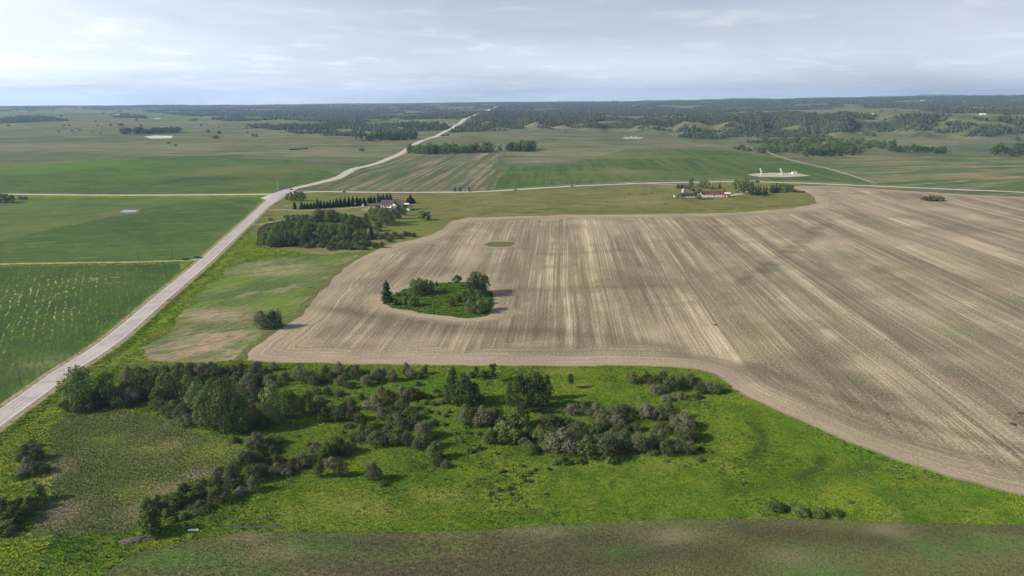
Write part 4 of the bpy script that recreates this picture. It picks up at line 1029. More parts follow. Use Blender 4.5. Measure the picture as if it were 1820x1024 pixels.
C1 = (0, 630, 3.94); C2 = (440, 630, 3.94); C3 = (880, 630, 3.94); C5 = (0, 820, 3.957)
CG = (440, 310, 6.067); CI = (640, 470, 6.067); CR = (1180, 280, 6.067)

# ---- thicket along the left, by the highway
plants('poplar', [(570, 385, 250, 285)], "broad leafy tree at the road end of the foreground thicket", None, conv=C1)
plants('poplar', [(770, 365, 150, 225)], "leafy tree second from the highway in the foreground thicket", None, conv=C1)
plants('willow', [(480, 405, 110, 90), (560, 412, 120, 100), (650, 395, 120, 110), (690, 380, 110, 130), (850, 375, 120, 120), (920, 360, 120, 130)], "dark shrub at the foot of the trees nearest the highway", "shrubs under the roadside trees", conv=C1)
plants('willow', [(890, 300, 110, 130), (905, 185, 90, 95), (985, 175, 110, 90), (1080, 165, 100, 85), (1160, 165, 100, 90), (1245, 150, 90, 85), (1265, 100, 50, 45), (1330, 150, 100, 90), (1355, 95, 50, 40), (1420, 150, 100, 90), (1480, 125, 90, 70), (1530, 190, 130, 120), (1640, 180, 120, 105),
    (1700, 140, 90, 80), (1770, 180, 110, 100), (960, 250, 110, 100), (1030, 240, 100, 100), (1110, 230, 110, 110), (980, 330, 120, 110), (1070, 330, 120, 110), (1560, 250, 110, 90), (1650, 240, 110, 90), (1740, 240, 110, 100), (1060, 190, 80, 60), (1590, 150, 90, 80), (1200, 220, 100, 90), (1430, 220, 100, 90), (1500, 240, 90, 80)],
    "grey green willow shrub in the dense thicket below the weedy field", "willow shrubs of the left thicket", conv=C1)
plants('poplar', [(1180, 340, 170, 200), (1270, 330, 170, 200), (1340, 350, 140, 190), (1120, 360, 120, 120)], "green leafy tree in the middle of the left thicket", "leafy trees in the left thicket", conv=C1)
plants('poplar', [(1390, 430, 150, 220), (1430, 520, 150, 220), (1500, 500, 160, 280), (1520, 550, 140, 230), (1590, 570, 170, 320), (1660, 560, 160, 280), (1690, 480, 150, 200), (1730, 550, 120, 220), (1610, 420, 150, 180)], "tall poplar in the left thicket's right clump", "tall poplars of the left thicket", conv=C1)
plants('willow', [(1730, 290, 150, 110), (1780, 330, 120, 100)], "brownish willow shrub above the tall poplar clump", "brownish willows above the poplars", conv=C1)
plants('willow', [(1130, 400, 140, 90), (1190, 440, 110, 90), (1280, 465, 140, 120), (1320, 505, 110, 90), (1100, 380, 90, 70), (1220, 400, 100, 80), (1330, 440, 110, 100)], "willow shrub on the marsh side of the left thicket", "willows along the marsh edge", conv=C1)
# ---- shrubs along the left edge of the marsh
plants('willow', [(220, 655, 70, 55), (255, 745, 110, 90), (165, 755, 95, 85), (200, 840, 110, 110), (285, 838, 120, 80), (155, 868, 90, 40), (190, 700, 90, 70)], "dark rounded shrub left of the marsh", "shrubs left of the marsh", conv=C1)
plants('bush', [(245, 185, 32, 46), (285, 290, 110, 120), (150, 345, 120, 100), (40, 385, 120, 125), (225, 350, 100, 110), (110, 440, 160, 130), (60, 512, 130, 95), (15, 455, 80, 120), (110, 505, 70, 45), (180, 400, 90, 90), (0, 540, 60, 80)], "leafy shrub in the cluster at the lower left edge", "shrubs at the lower left edge", conv=C5)
# ---- shrubs along the lower right of the marsh
plants('bush', [(1040, 380, 115, 120), (1110, 325, 95, 85), (1180, 335, 105, 95), (1240, 335, 115, 115), (1300, 275, 125, 115), (1390, 262, 125, 105), (1430, 172, 62, 52), (1470, 168, 55, 32), (1345, 300, 100, 80), (1180, 400, 90, 70), (1215, 428, 72, 42), (1295, 408, 82, 52)], "dark leafy shrub in the row on the marsh's lower right bank", "shrubs on the lower right marsh bank", conv=C5)
plants('bush', [(1080, 528, 165, 185)], "lone round willow tree beside the brush pile", None, conv=C5, cat="tree")
plants('willow', [(1410, 352, 130, 72), (1545, 295, 135, 125), (1520, 172, 95, 72), (1640, 192, 105, 75), (1690, 242, 85, 62), (1600, 150, 100, 70)], "grey green shrub between the marsh bank and the open meadow", "shrubs between marsh and meadow", conv=C5)
plants('willow', [(1640, 622, 75, 52), (1530, 862, 100, 80), (1640, 885, 115, 130), (1740, 820, 120, 150), (1790, 900, 120, 130), (1700, 760, 100, 90), (1770, 720, 110, 110)], "grey willow shrub where the marsh meets the shrub belt", "willows at the marsh corner", conv=C1)
# ---- the shrub belt across the meadow
plants('poplar', [(185, 500, 190, 290)], "bright green tall tree right of the poplar clump", None, conv=C2)
plants('poplar', [(310, 450, 140, 190), (380, 420, 90, 120)], "green leafy tree beside the bright green tall tree", "leafy trees beside the bright tree", conv=C2)
plants('willow', [(20, 300, 110, 110), (70, 230, 110, 100), (120, 180, 100, 90), (60, 130, 100, 80), (185, 115, 60, 60), (150, 230, 110, 90), (40, 500, 110, 110), (110, 520, 90, 90), (20, 420, 110, 110), (430, 350, 90, 90)], "grey willow shrub behind the bright green tall tree", "willows round the bright tree", conv=C2)
plants('willow', [(255, 188, 85, 72), (360, 185, 90, 105), (425, 205, 135, 105), (475, 222, 75, 72), (530, 202, 65, 66), (548, 152, 65, 78), (640, 152, 75, 92), (590, 168, 65, 52), (655, 222, 85, 72), (715, 242, 75, 55), (705, 132, 55, 45), (765, 182, 85, 105), (835, 165, 65, 66), (845, 222, 95, 82), (920, 192, 105, 95), (1015, 192, 75, 85),
    (1110, 152, 65, 88), (1145, 172, 75, 75), (1195, 172, 65, 45), (1240, 142, 55, 62), (1195, 222, 45, 32), (690, 175, 60, 45), (960, 150, 60, 50)], "grey willow shrub in the row just below the stubble field", "willows below the stubble edge", conv=C2)
plants('willow', [(560, 288, 65, 62), (490, 278, 62, 42), (640, 292, 82, 46), (800, 322, 52, 52), (940, 302, 62, 82), (990, 342, 95, 95), (1080, 325, 95, 95), (1160, 325, 95, 95), (1210, 310, 60, 50)], "willow shrub in the second row of the meadow belt", "willows of the second row", conv=C2)
plants('willow', [(890, 392, 135, 105), (720, 392, 95, 95), (670, 402, 75, 72), (500, 412, 135, 115), (540, 482, 85, 105), (640, 472, 95, 105), (740, 472, 95, 105), (800, 522, 95, 115), (700, 517, 75, 42), (870, 557, 95, 66), (940, 462, 75, 85), (1010, 432, 85, 75), (1090, 402, 105, 95), (1040, 502, 125, 95), (1140, 462, 105, 95), (1180, 522, 95, 95), (990, 562, 85, 75), (1230, 592, 125, 125), (1310, 492, 65, 42), (1100, 530, 90, 80)],
    "grey willow shrub in the middle of the meadow belt", "willows in the middle of the belt", conv=C2)
plants('willow', [(800, 622, 95, 115), (740, 612, 62, 62), (900, 642, 135, 105), (1030, 642, 105, 105), (1120, 652, 95, 105), (1190, 672, 85, 85), (1240, 664, 115, 125), (970, 640, 90, 80)], "willow shrub on the lower right edge of the meadow belt", "willows on the lower belt edge", conv=C2)
plants('willow', [(440, 672, 85, 62), (490, 712, 115, 95), (560, 742, 105, 125), (640, 705, 125, 135), (720, 692, 95, 82), (590, 792, 95, 72), (530, 770, 90, 80)], "willow shrub in the dark clump above the lone bushes", "willows above the lone bushes", conv=C2)
plants('willow', [(510, 865, 80, 112)], "leftmost of the round bushes standing clear in the meadow", None, conv=C2)
plants('willow', [(640, 862, 75, 102)], "taller left half of the twin bush in the meadow", None, conv=C2)
plants('willow', [(688, 862, 52, 82)], "smaller right half of the twin bush in the meadow", None, conv=C2)
plants('willow', [(885, 892, 115, 132)], "largest round bush standing alone in the lower meadow", None, conv=C2)
plants('low', [(945, 927, 52, 42)], "small bush at the foot of the largest lone bush", None, conv=C2)
plants('willow', [(1310, 742, 112, 130), (1320, 782, 72, 58), (1385, 795, 55, 52)], "shrub in the short row trailing right below the meadow belt", "shrubs trailing below the belt", conv=C2)
plants('willow', [(170, 702, 102, 62), (170, 642, 132, 82), (65, 782, 132, 102), (200, 782, 112, 82), (40, 862, 102, 92), (115, 852, 92, 82), (215, 852, 112, 92), (320, 812, 102, 82), (390, 792, 122, 102), (455, 772, 82, 72), (50, 965, 92, 112), (60, 682, 122, 132), (60, 622, 82, 62), (280, 850, 80, 60), (10, 760, 90, 90)], "shrub in the belt running down from the poplar clump", "shrubs running down from the poplars", conv=C2)
# ---- the dark trees in the middle
plants('dark', [(1440, 340, 110, 225), (1510, 372, 170, 225), (1590, 365, 120, 150), (1400, 350, 70, 110)], "dark leafy tree of the left dark clump in the meadow", "dark trees of the left clump", conv=C2)
plants('willow', [(1530, 502, 135, 135), (1640, 512, 125, 135), (1740, 475, 105, 105), (1780, 532, 85, 95), (1600, 480, 110, 110), (1700, 505, 100, 100)], "grey shrub in front of the left dark tree clump", "grey shrubs by the dark trees", conv=C2)
plants('bush', [(1700, 632, 112, 112), (1790, 632, 102, 102), (1680, 602, 82, 62), (1850, 620, 120, 110), (1750, 590, 90, 80)], "green shrub between the two dark tree clumps", "green shrubs between the dark clumps", conv=C2)
plants('slim', [(1722, 195, 82, 122)], "small dark tree above the gap between the dark clumps", None, conv=C2)
plants('slim', [(1600, 185, 42, 92)], "thin pale trunked tree at the stubble edge", None, conv=C2)
plants('bush', [(1645, 165, 62, 52), (1565, 165, 55, 44), (1680, 160, 50, 50)], "small shrub beside the thin pale trunked tree", "shrubs by the pale trunked tree", conv=C2)
plants('low', [(1220, 290, 50, 32), (1270, 310, 60, 34), (1330, 300, 50, 32), (1240, 350, 60, 34), (1300, 360, 60, 34), (1360, 350, 50, 30), (1260, 410, 60, 34), (1330, 420, 50, 30), (1380, 440, 50, 34), (1320, 270, 50, 30), (1370, 500, 50, 30), (1400, 410, 45, 30)], "low dark shrub in the weedy strip left of the dark clump", "low shrubs in the weedy strip", conv=C2)
plants('dark', [(280, 402, 195, 255), (170, 392, 145, 225), (100, 355, 90, 145), (220, 260, 90, 100), (360, 320, 90, 160)], "dark leafy tree of the tall right dark clump in the meadow", "dark trees of the right clump", conv=C3)
plants('slim', [(525, 242, 62, 102)], "lone sapling with a thin trunk in the upper meadow", None, conv=C3)
plants('bush', [(160, 525, 165, 155), (60, 602, 155, 132), (110, 625, 122, 92), (40, 525, 112, 82), (220, 592, 95, 82), (250, 692, 122, 72), (200, 640, 100, 60)], "green shrub below the tall right dark clump", "green shrubs below the right clump", conv=C3)
# ---- the big willow clump on the right
plants('willow', [(530, 422, 112, 72), (610, 422, 105, 92), (700, 442, 112, 95), (830, 442, 112, 95), (910, 462, 145, 112), (1060, 462, 112, 125), (1140, 462, 112, 95), (1210, 462, 125, 125), (760, 480, 100, 70)], "grey willow shrub in the back row of the big right clump", "back row of the big willow clump", conv=C3)
plants('willow', [(1310, 525, 155, 112), (1170, 552, 132, 82), (1330, 615, 165, 135)], "large rounded willow at the right end of the big clump", "right end of the big willow clump", conv=C3)
plants('willow', [(390, 522, 152, 102), (480, 502, 112, 82), (320, 605, 112, 102), (410, 605, 112, 92), (570, 575, 142, 112), (680, 565, 102, 92), (760, 535, 102, 82), (850, 492, 102, 72), (880, 552, 112, 82), (820, 595, 92, 72), (980, 540, 90, 70), (620, 640, 110, 90), (720, 640, 100, 80)], "willow shrub in the middle of the big right clump", "middle of the big willow clump", conv=C3)
plants('willow', [(470, 695, 205, 182), (350, 675, 85, 62), (640, 725, 152, 142), (780, 735, 162, 172), (900, 675, 132, 135), (1000, 695, 112, 152), (1080, 665, 102, 112), (1150, 645, 92, 112), (1200, 705, 102, 112), (1260, 695, 112, 112), (1350, 695, 112, 92), (1100, 705, 82, 52), (560, 700, 90, 90), (860, 700, 100, 70)], "rounded willow in the front row of the big right clump", "front row of the big willow clump", conv=C3)
plants('low', [(480, 772, 92, 58), (590, 772, 82, 42), (800, 775, 62, 60), (420, 772, 62, 42), (1430, 752, 62, 32), (1440, 680, 60, 40), (1490, 690, 50, 30)], "small shrub at the front foot of the big willow clump", "small shrubs before the big clump", conv=C3)
# ---- shrub patch near the stubble corner
plants('willow', [(960, 202, 92, 82), (1060, 202, 82, 72), (1110, 242, 92, 92), (1170, 222, 102, 102), (1220, 262, 112, 112), (1300, 232, 92, 92), (1365, 182, 62, 52), (1390, 252, 102, 92), (1440, 275, 112, 82), (1490, 272, 92, 82), (1550, 275, 92, 82), (1200, 332, 92, 52), (1290, 312, 92, 42), (1130, 275, 122, 62), (1410, 312, 70, 36)], "grey shrub in the small patch by the stubble field's corner", "shrubs by the stubble corner", conv=C3)
# ---- low bushes dotted over the meadow
plants('low', [(275, 818, 40, 26), (240, 842, 42, 28), (370, 812, 34, 26), (200, 892, 46, 30), (240, 897, 36, 24), (95, 948, 52, 32), (20, 952, 34, 22), (30, 832, 44, 22), (190, 790, 30, 20), (350, 985, 34, 16), (105, 985, 40, 18), (190, 860, 30, 20), (1200, 755, 30, 18), (1450, 640, 40, 20)], "small dark bush dotted in the open meadow below the dark trees", "bushes dotted in the meadow", conv=C3)
plants('low', [(1500, 620, 40, 28), (1540, 560, 44, 26), (1620, 570, 50, 30), (1560, 690, 70, 40), (1620, 670, 60, 40), (1740, 700, 30, 20), (1490, 795, 26, 14), (1540, 930, 30, 16), (1690, 985, 50, 20), (1750, 960, 50, 20), (1780, 830, 50, 30), (1460, 560, 30, 20), (670, 555, 34, 22), (350, 578, 30, 18), (1195, 778, 24, 12), (1380, 880, 24, 20), (1245, 930, 20, 14)], "small dark bush dotted in the meadow below the shrub belt", "bushes below the shrub belt", conv=C2)
plants('bush', [(210, 325, 120, 50), (330, 300, 52, 30), (370, 355, 110, 24), (490, 360, 100, 24), (600, 355, 80, 40), (690, 270, 40, 20), (500, 320, 30, 14)], "dark bush in the row at the lower right field edge", "bushes at the lower right field edge", conv=(1320, 820, 3.64))
# ---- lone shrubs by the weedy field
plants('willow', [(110, 727, 125, 125), (185, 727, 115, 135)], "round shrub in the pair on the weedy field's rim", "shrub pair on the weedy field rim", conv=(440, 400, 3.94))

# ---- the tree island in the stubble
plants('old_spruce', [(290, 402, 112, 205)], "tall dark ragged spruce at the left end of the tree island", None, conv=CI)
plants('poplar', [(580, 335, 100, 165), (640, 342, 115, 172), (715, 322, 100, 145), (770, 305, 90, 122), (690, 300, 80, 120)], "dark poplar of the left clump on the tree island", "left poplar clump of the island", conv=CI)
plants('slim', [(825, 272, 50, 84)], "small tree right of the island's left poplar clump", None, conv=CI)
plants('slim', [(1045, 245, 110, 122)], "small round tree on the back edge of the tree island", None, conv=CI)
plants('poplar', [(1215, 362, 150, 255), (1275, 335, 170, 225), (1345, 305, 105, 185), (1190, 402, 110, 130), (1260, 400, 120, 120)], "tall leafy tree in the right clump on the tree island", "right clump of the island", conv=CI)
plants('poplar', [(1190, 535, 125, 145), (1280, 535, 135, 145), (1360, 505, 115, 135), (1400, 485, 65, 115), (1170, 480, 90, 90), (1340, 430, 100, 90)], "leafy tree in the front right corner of the tree island", "front right trees of the island", conv=CI)
plants('bush', [(990, 455, 75, 102), (1060, 415, 85, 92), (1120, 345, 80, 70), (1130, 420, 70, 60)], "small shrub in the middle of the tree island", "middle shrubs of the island", conv=CI)
plants('bush', [(380, 442, 65, 58), (430, 435, 82, 62), (490, 435, 85, 92), (580, 455, 115, 112), (400, 340, 70, 40), (470, 350, 80, 40)], "low shrub between the spruce and the left poplars of the island", "left shrubs of the island", conv=CI)

# ---- the farm grove
plants('spruce', [(510, 378, 52, 78), (585, 376, 48, 90), (620, 375, 44, 62), (650, 374, 44, 66), (685, 373, 46, 66), (720, 372, 46, 72), (760, 368, 54, 105), (795, 366, 46, 82), (830, 364, 46, 74), (865, 362, 46, 72), (895, 360, 46, 76), (930, 358, 46, 74), (965, 356, 52, 98), (1005, 353, 52, 98), (1050, 350, 54, 106), (1095, 347, 54, 102), (1140, 344, 54, 102), (1185, 340, 54, 100), (1220, 337, 48, 86), (1260, 334, 54, 86)],
    "dark spruce in the long row behind the farm grove", "long spruce row at the farm", conv=CG)
plants('spruce', [(1305, 315, 44, 74), (1335, 312, 44, 80), (1370, 308, 44, 74), (1412, 300, 46, 88), (1440, 296, 40, 66), (1466, 290, 44, 78), (1505, 284, 44, 80), (1540, 275, 42, 72)], "spruce in the short row behind the white farmhouse", "short spruce row by the farmhouse", conv=CG)
plants('spruce', [(1760, 312, 60, 92), (1730, 318, 50, 60), (1790, 312, 50, 50)], "spruce right of the white farmhouse", "spruces right of the farmhouse", conv=CG)
plants('far_poplar', [(425, 286, 40, 66), (460, 289, 70, 92), (510, 290, 80, 96), (560, 289, 80, 92), (605, 287, 66, 86)], "poplar in the small clump beside the highway crossing", "poplars by the crossing", conv=CG)
plants('poplar', [(770, 505, 120, 122), (840, 495, 130, 112), (910, 505, 120, 122), (958, 515, 80, 100), (740, 515, 80, 90), (870, 515, 90, 110)], "green poplar in the upper clump of the farm grove", "upper clump of the farm grove", conv=CG)
plants('far_poplar', [(430, 495, 80, 52), (480, 495, 90, 56), (540, 492, 90, 56), (600, 492, 90, 56), (650, 495, 90, 60), (250, 500, 50, 26), (700, 510, 80, 60)], "small tree on the back edge of the farm grove", "back edge of the farm grove", conv=CG)
gl = []
for by, x0, x1, st, hh in ((610, 300, 740, 62, 120), (660, 220, 740, 60, 140), (715, 170, 740, 58, 160), (760, 190, 600, 58, 165), (782, 230, 460, 56, 165)):
    for x in range(x0, x1, st): q = 1 - 0.42 * abs(2 * (x - x0) / (x1 - x0) - 1) ** 3; gl.append((x + prng.uniform(-20, 20), by + prng.uniform(-14, 14), 84 + prng.uniform(-14, 24), hh * q * prng.uniform(0.72, 1.12)))
plants('poplar', gl, "tall poplar in the dense left half of the farm grove", "left half of the farm grove", conv=CG)
gl = []
for by, x0, x1, st, hh in ((650, 760, 1200, 60, 125), (695, 730, 1210, 56, 150)):
    for x in range(x0, x1, st): q = 1 - 0.45 * abs(2 * (x - x0) / (x1 - x0) - 1) ** 3; gl.append((x + prng.uniform(-18, 18), by + prng.uniform(-10, 10), 80 + prng.uniform(-12, 22), hh * 0.92 * q * prng.uniform(0.75, 1.1)))
plants('poplar', gl, "tall poplar in the right half of the farm grove", "right half of the farm grove", conv=CG)
plants('dark', [(1060, 535, 90, 102), (1130, 565, 130, 122), (1200, 575, 95, 104), (1280, 535, 72, 102), (1240, 585, 62, 56), (1100, 590, 90, 80)], "dark tree between the grove and the farmhouse poplars", "dark trees of the farm grove", conv=CG)
plants('poplar', [(1340, 505, 92, 132), (1390, 525, 92, 160), (1450, 545, 102, 172), (1510, 558, 102, 182), (1570, 525, 92, 160), (1630, 485, 102, 142), (1688, 445, 70, 92), (1480, 480, 90, 110), (1420, 470, 90, 100)], "poplar in the clump below the white farmhouse", "poplars below the farmhouse", conv=CG)
plants('dark', [(1400, 615, 112, 92), (1430, 575, 62, 56)], "dark low tree right of the farm grove", "dark low trees right of the grove", conv=CG)
plants('spruce', [(1335, 705, 66, 172)], "dark narrow spruce in front of the farm grove", None, conv=CG)
gl = []
for by, x0, x1, st in ((720, 560, 1300, 62), (755, 470, 1330, 58), (785, 600, 1480, 60), (812, 880, 1300, 60), (700, 1260, 1420, 60)):
    for x in range(x0, x1, st): gl.append((x + prng.uniform(-16, 16), by + prng.uniform(-9, 9), 72 + prng.uniform(-10, 18), 62 * prng.uniform(0.8, 1.2)))
plants('willow', gl, "grey willow shrub in the belt below the farm grove", "willow belt below the farm grove", conv=CG)
plants('willow', [(1400, 668, 70, 46), (1450, 690, 76, 50), (1500, 672, 76, 50), (1550, 700, 76, 50), (1590, 665, 70, 46), (1640, 698, 80, 52), (1690, 670, 76, 50), (1740, 668, 70, 46), (1790, 676, 70, 46), (1700, 640, 50, 26), (1530, 728, 80, 40)], "willow shrub in the low row trailing right from the farm grove", "willow row right of the farm grove", conv=CG)
plants('far_poplar', [(1225, 915, 66, 66), (1260, 913, 62, 58)], "tree of the lone pair in the pasture right of the farmhouse", "lone tree pair in the pasture", conv=(440, 160, 3.94))

# ---- trees round the red barn
plants('far_dark', [(365, 455, 110, 108)], "rounded dark tree in front of the red barn", None, conv=CR)
plants('far_poplar', [(430, 335, 112, 92), (395, 325, 70, 70)], "leafy tree behind the left end of the red barn", "trees behind the barn", conv=CR)
plants('far_poplar', [(290, 325, 60, 92)], "slim tree beside the barn driveway", None, conv=CR)
plants('far_spruce', [(600, 338, 46, 68), (522, 345, 32, 42), (655, 380, 30, 40)], "small spruce behind the red barn", "small spruces behind the barn", conv=CR)
plants('far_poplar', [(800, 385, 100, 130), (850, 392, 110, 160), (780, 345, 90, 95), (880, 360, 80, 110)], "large leafy tree right of the red shed", "large trees right of the red shed", conv=CR)
plants('far_poplar', [(930, 385, 90, 105), (910, 340, 70, 60)], "pale green tree between the large trees and the spruces", "pale trees by the barn spruces", conv=CR)
plants('far_spruce', [(950, 408, 50, 90), (985, 410, 50, 100), (1010, 400, 50, 106), (1035, 408, 50, 110), (1070, 410, 50, 96), (1100, 405, 50, 96), (1150, 378, 46, 90), (1175, 382, 48, 100), (1205, 380, 48, 100), (1235, 376, 48, 90)], "dark spruce in the windbreak right of the barn", "barn windbreak spruces", conv=CR)
plants('far_poplar', [(1280, 378, 90, 92), (1330, 375, 80, 82), (1370, 365, 60, 62)], "bright green tree at the right end of the barn windbreak", "green trees at the windbreak end", conv=CR)
plants('far_bush', [(1410, 376, 50, 30), (1455, 380, 50, 26), (1500, 384, 46, 18), (150, 335, 60, 40), (190, 330, 60, 36), (230, 338, 60, 36), (270, 345, 60, 36), (310, 360, 60, 40), (1000, 270, 50, 12), (950, 270, 30, 10)], "low bush in the hedges round the red barn", "hedge bushes round the barn", conv=CR)
plants('far_bush', [(1655, 357, 20, 4.5), (1668, 357.5, 18, 4), (1643, 356.5, 14, 4)], "low weed clump in the thin patch of the far stubble", "weed clumps in the far stubble")
plants('far_spruce', [(809, 340.5, 6, 8), (818, 340.5, 6, 9), (833, 340, 6, 8)], "small spruce beside the white roadside shed", "spruces by the roadside shed")
plants('far_poplar', [(2, 361, 18, 17), (12, 361, 16, 15), (22, 360, 12, 12), (-8, 361, 18, 17)], "dark tree at the left edge beside the west road", "trees at the left edge")
plants('far_bush', [(36, 355, 9, 6), (46, 354, 9, 5)], "small bush right of the trees at the left edge", "bushes at the left edge")

# ---- belts and groves farther off
def grove(kind, poly, n, wpx, hpx, label, group):
    poly = np.array(poly, float); lo = poly.min(0); hi = poly.max(0); pts = []
    i = 0
    while len(pts) < n:
        i += 1; x = lo[0] + (hi[0] - lo[0]) * (((i * 0.618034) % 1.0)) ; y = prng.uniform(lo[1], hi[1])
        if inpoly(np.array([x]), np.array([y]), poly)[0]: pts.append((x, y, wpx * prng.uniform(0.8, 1.3), hpx * prng.uniform(0.8, 1.2)))
    pts.sort(key=lambda p: p[1])
    return plants(kind, pts, label, group)
grove('far_poplar', [(726, 274), (740, 275.5), (900, 271), (950, 270), (948, 267), (820, 270), (728, 271)], 80, 12, 13, "poplar in the long shelterbelt above the striped field", "long shelterbelt trees")
grove('far_poplar', [(905, 268), (950, 268), (948, 262), (915, 264)], 12, 11, 12, "taller poplar at the right end of the long shelterbelt", "right end of the shelterbelt")
grove('far_dark', [(646, 252), (742, 249.5), (740, 246), (660, 247)], 40, 11, 11, "tree in the grove left of the climbing highway", "grove left of the highway")
plants('far_dark', [(633, 249, 9, 14), (642, 250, 9, 14)], "tall tree at the left end of the highway grove", "tall trees by the highway grove")
grove('far_dark', [(214, 240), (320, 236.5), (320, 234), (216, 236)], 44, 9, 7.5, "tree in the long narrow grove above the pale pond bed", "narrow grove above the pond bed")
grove('far_dark', [(716, 233), (795, 232), (793, 228), (720, 228)], 30, 9, 8, "tree in the grove below the wooded hills by the highway", "grove below the wooded hills")
grove('far_bush', [(785, 243), (800, 242), (798, 240), (788, 240)], 3, 6, 4, "bush beside the bend of the climbing highway", "bushes at the highway bend")
grove('far_poplar', [(1345, 275), (1405, 275), (1475, 268), (1475, 256), (1400, 254), (1372, 258), (1350, 266)], 60, 11, 10, "tree in the left part of the valley grove", "left part of the valley grove")
grove('far_dark', [(1430, 279), (1478, 279.5), (1530, 276), (1532, 270), (1470, 272), (1432, 273)], 42, 11, 9, "tree in the front belt of the valley grove", "front belt of the valley grove")
grove('far_poplar', [(1475, 267), (1530, 266), (1590, 266), (1590, 258), (1530, 255), (1475, 257)], 46, 10, 9, "tree in the middle part of the valley grove", "middle part of the valley grove")
grove('far_dark', [(1580, 272), (1682, 274), (1680, 269), (1640, 268), (1585, 264)], 40, 10, 8, "tree in the right tail of the valley grove", "right tail of the valley grove")
grove('far_dark', [(1762, 276), (1800, 278.5), (1840, 278), (1840, 268), (1800, 266), (1765, 270)], 34, 11, 10, "tree in the grove at the right edge of the valley", "grove at the right edge")
grove('far_bush', [(1300, 266), (1340, 272), (1345, 266), (1310, 260)], 9, 8, 6, "shrub left of the valley grove", "shrubs left of the valley grove")
plants('far_poplar', [(1460, 252, 12, 12), (1470, 254, 10, 9), (1436, 250, 10, 9), (1777, 263, 8, 9), (1806, 262, 6, 9), (1808, 250, 8, 6), (1540, 242, 16, 4), (1552, 243, 14, 4)], "single tree standing above the valley grove", "single trees above the valley grove")
plants('far_bush', [(105, 235, 4, 2.5), (128, 234, 5, 3), (142, 233, 5, 3), (370, 236, 8, 5), (390, 238, 8, 5), (450, 243, 6, 5), (456, 243, 6, 5), (440, 237, 7, 3), (300, 256, 6, 2.2), (312, 260, 7, 2.2), (384, 247, 12, 2.6), (216, 224, 10, 3)], "small dark bush on the left rangeland", "bushes scattered over the left rangeland")
plants('far_dark', [(535, 234, 12, 6), (552, 235, 12, 7), (566, 236, 13, 8), (578, 236, 13, 8), (592, 235, 12, 7), (560, 228, 12, 7), (574, 227, 12, 7)], "dark tree in the round far grove left of the highway woods", "round far grove")

# ---- far woods: a mass nobody could count
def far_woods():
    g = np.random.default_rng(5); n = 620000
    r = np.exp(g.uniform(math.log(1750), math.log(14500), n)); a = np.radians(g.uniform(-45, 45, n))
    x = r * np.sin(a); y = r * np.cos(a); z = hgt(x, y); px, py = proj(x, y, z)
    w_ = wood_at(x, y, px, py)
    stray = (g.random(n) < 0.0005) & (r > 2600) & (segdist(x, y, far_rd) > 30)
    k = np.where((w_ & (g.random(n) < 0.42)) | stray)[0]
    if len(k) > 70000: k = g.choice(k, 70000, replace=False)
    x, y, z, r = x[k], y[k], z[k], r[k]; m = len(k); print('far woods', m)
    wd = np.clip(r * 0.0027, 6, 26) * (0.6 + 0.8 * g.random(m)); ht = (5.5 + 5 * g.random(m)) * np.clip(wd / 8, 0.7, 1.35)
    ang = np.arange(5) * 2 * math.pi / 5
    V = np.zeros((m, 11, 3)); ph = g.random(m)[:, None] * 6.28
    for lv, (rad, hz) in enumerate(((0.40, 0.0), (0.5, 0.55))):
        jit = 0.75 + 0.5 * g.random((m, 5)); 
        V[:, lv * 5:lv * 5 + 5, 0] = x[:, None] + wd[:, None] * rad * jit * np.cos(ang + ph + lv * 0.5)
        V[:, lv * 5:lv * 5 + 5, 1] = y[:, None] + wd[:, None] * rad * jit * np.sin(ang + ph + lv * 0.5)
        V[:, lv * 5:lv * 5 + 5, 2] = z[:, None] - 0.6 + ht[:, None] * (hz + (0.16 * g.normal(size=(m, 5)) if lv else 0))
    V[:, 10, 0] = x + wd * 0.12 * g.normal(size=m); V[:, 10, 1] = y + wd * 0.12 * g.normal(size=m); V[:, 10, 2] = z + ht
    f = []
    for i in range(5):
        j = (i + 1) % 5; f += [(i, j, 5 + i), (j, 5 + j, 5 + i), (5 + i, 5 + j, 10)]
    f = np.array(f); F = (f[None] + (np.arange(m) * 11)[:, None, None]).reshape(-1, 3)
    me = np_mesh("far_woods", V.reshape(-1, 3), F, L_far); fattr(me, "tone", np.repeat(np.clip(0.5 + 0.5 * fbm(x / 300, y / 300, 8, 3) + 0.25 * g.normal(size=m), 0, 1), 11))
    o = link("woodland", me); o["kind"] = "stuff"; o["label"] = "dark woods covering the far hills"
far_woods()

